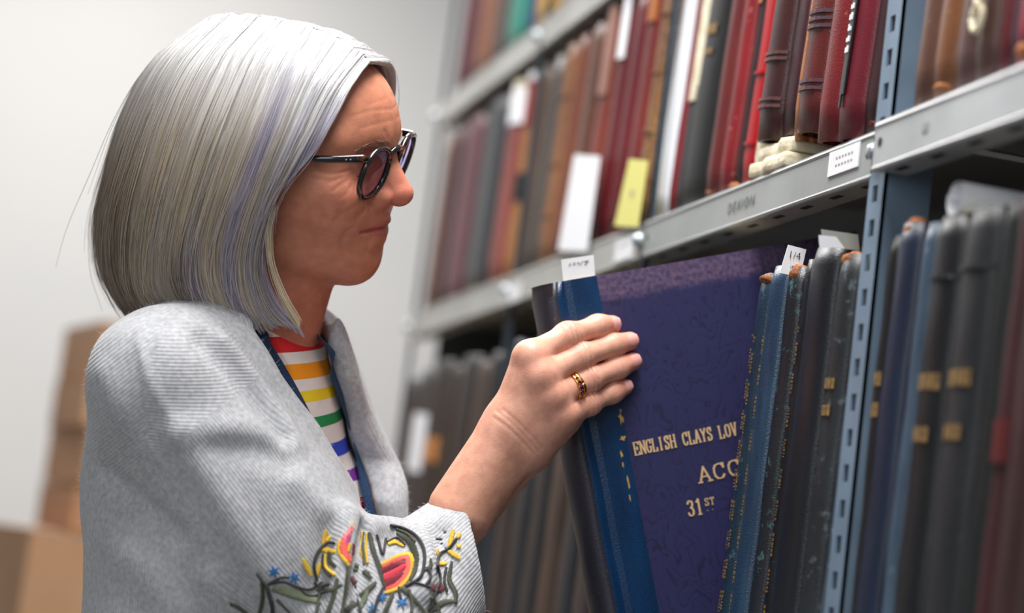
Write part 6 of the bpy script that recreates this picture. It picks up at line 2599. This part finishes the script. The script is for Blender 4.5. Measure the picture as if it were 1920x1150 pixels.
sets = [strand_set(24000, 0.0, 7.6, 1), strand_set(7000, 7.6, 14.0, 2), strand_set(2600, 0.0, 7.0, 3, depth=0.0005, lift=0.0012, tmin=0.9),
        strand_set(360, 0.0, 14.0, 4, depth=0.0, lift=0.003, fly=0.0065, tmin=0.5), strand_set(500, 0.0, 14.0, 5, depth=0.0, lift=0.002, fly=0.003, tmin=0.9)]
# a loose pale lock hanging in front of the ear
_lk = catmull(np.array([head_px(*a) for a in ((512, 385, .088), (505, 425, .089), (506, 470, .088), (515, 515, .087), (532, 560, .086), (560, 610, .084))]), KP)
_rg = np.random.default_rng(21)
_n = 90
_of = _rg.normal(0, 1, (_n, 1, 3)) * np.array([0.0011, 0.0011, 0.0006]) * np.linspace(1.4, 0.8, KP)[None, :, None]
_lp = _lk[None] + _of + 0.0012 * np.sin(np.linspace(0, 3, KP)[None, :, None] + _rg.uniform(0, 6, (_n, 1, 3)))
_lp[:, :, 2] -= (_rg.uniform(-0.004, 0.003, (_n, 1)) * np.linspace(0, 1, KP)[None])
_lc = np.tile(lin(206, 190, 164), (_n, KP, 1)) * _rg.uniform(0.8, 1.1, (_n, 1, 1))
sets.append((HO + _lp @ HM, _lc))
HP = np.concatenate([a for a, _ in sets])
HC = np.concatenate([b for _, b in sets])
nstr = len(HP)


def curves_obj(name, pts, cols, r0, r1, material, parent):
    n, k = pts.shape[:2]
    cu = bpy.data.hair_curves.new(name)
    cu.add_curves([k] * n)
    cu.attributes['position'].data.foreach_set('vector', (pts - PO).astype(np.float32).ravel())
    ra = cu.attributes.get('radius') or cu.attributes.new('radius', 'FLOAT', 'POINT')
    prof = r0 + (r1 - r0) * np.linspace(0, 1, k) ** 3
    ra.data.foreach_set('value', np.tile(prof, n).astype(np.float32))
    at = cu.attributes.new('tint', 'FLOAT_COLOR', 'POINT')
    cc = np.ones((n * k, 4), np.float32)
    cc[:, :3] = cols.reshape(-1, 3)
    at.data.foreach_set('color', cc.ravel())
    cu.materials.append(material)
    o = bpy.data.objects.new(name, cu)
    COL.objects.link(o)
    o.parent = parent
    return o


strands = curves_obj('hair_strands', HP, HC, 0.00021, 0.00010, M_HAIR, hair)

# eyebrow of her right side and left side: short fine hairs
rng = np.random.default_rng(9)
EB = []
for s in (1, -1):
    for _ in range(100):
        u = rng.random()
        base_q = np.array([0.0815 - 0.018 * u ** 1.6, (0.010 + 0.030 * u) * s, 0.0335 + 0.0030 * math.sin(u * 2.6) + rng.normal(0, 0.0012)])
        d = np.array([-0.35 * u, 0.8 * s, 0.35 - 0.7 * u]) + rng.normal(0, 0.12, 3)
        d /= np.linalg.norm(d)
        EB.append([base_q + d * 0.006 * x for x in np.linspace(0, 1, 4)])
EB = clear_of_head(np.array(EB), 0.0004 + 0.0005 * np.linspace(0, 1, 4)[None])
ebc = np.tile(lin(176, 140, 122), (len(EB), 4, 1)) * rng.uniform(0.6, 1.3, (len(EB), 1, 1))
curves_obj('eyebrows', HO + EB @ HM, ebc, 0.00016, 0.00006, M_HAIR, person)

# woolly fuzz standing off the knit
rng = np.random.default_rng(31)
_ok = np.where((card_folded(Vc.astype(np.float32)) > -0.0025) & (tee_solid(Vc.astype(np.float32)) > 0.010))[0]
_ids = rng.choice(_ok, 9000)
_p = Vc[_ids].astype(np.float32)
_g = np.stack([card_outer(_p + (np.eye(3)[i] * 2e-3).astype(np.float32)) - card_outer(_p - (np.eye(3)[i] * 2e-3).astype(np.float32)) for i in range(3)], -1)
_g /= np.linalg.norm(_g, axis=1)[:, None] + 1e-9
_d = _g + rng.normal(0, 0.55, (len(_p), 3))
_d /= np.linalg.norm(_d, axis=1)[:, None]
_ln = rng.uniform(0.0015, 0.0045, (len(_p), 1))
_b = rng.normal(0, 0.35, (len(_p), 3))
FZ_ = np.stack([_p + _d * _ln * x + _b * _ln * x * x for x in np.linspace(0, 1, 5)], 1)
fz = curves_obj('wool_fuzz', FZ_, np.tile(lin(196, 198, 204), (len(_p), 5, 1)), 0.00007, 0.00003, M_HAIR, cardigan)
fz['kind'] = 'stuff'
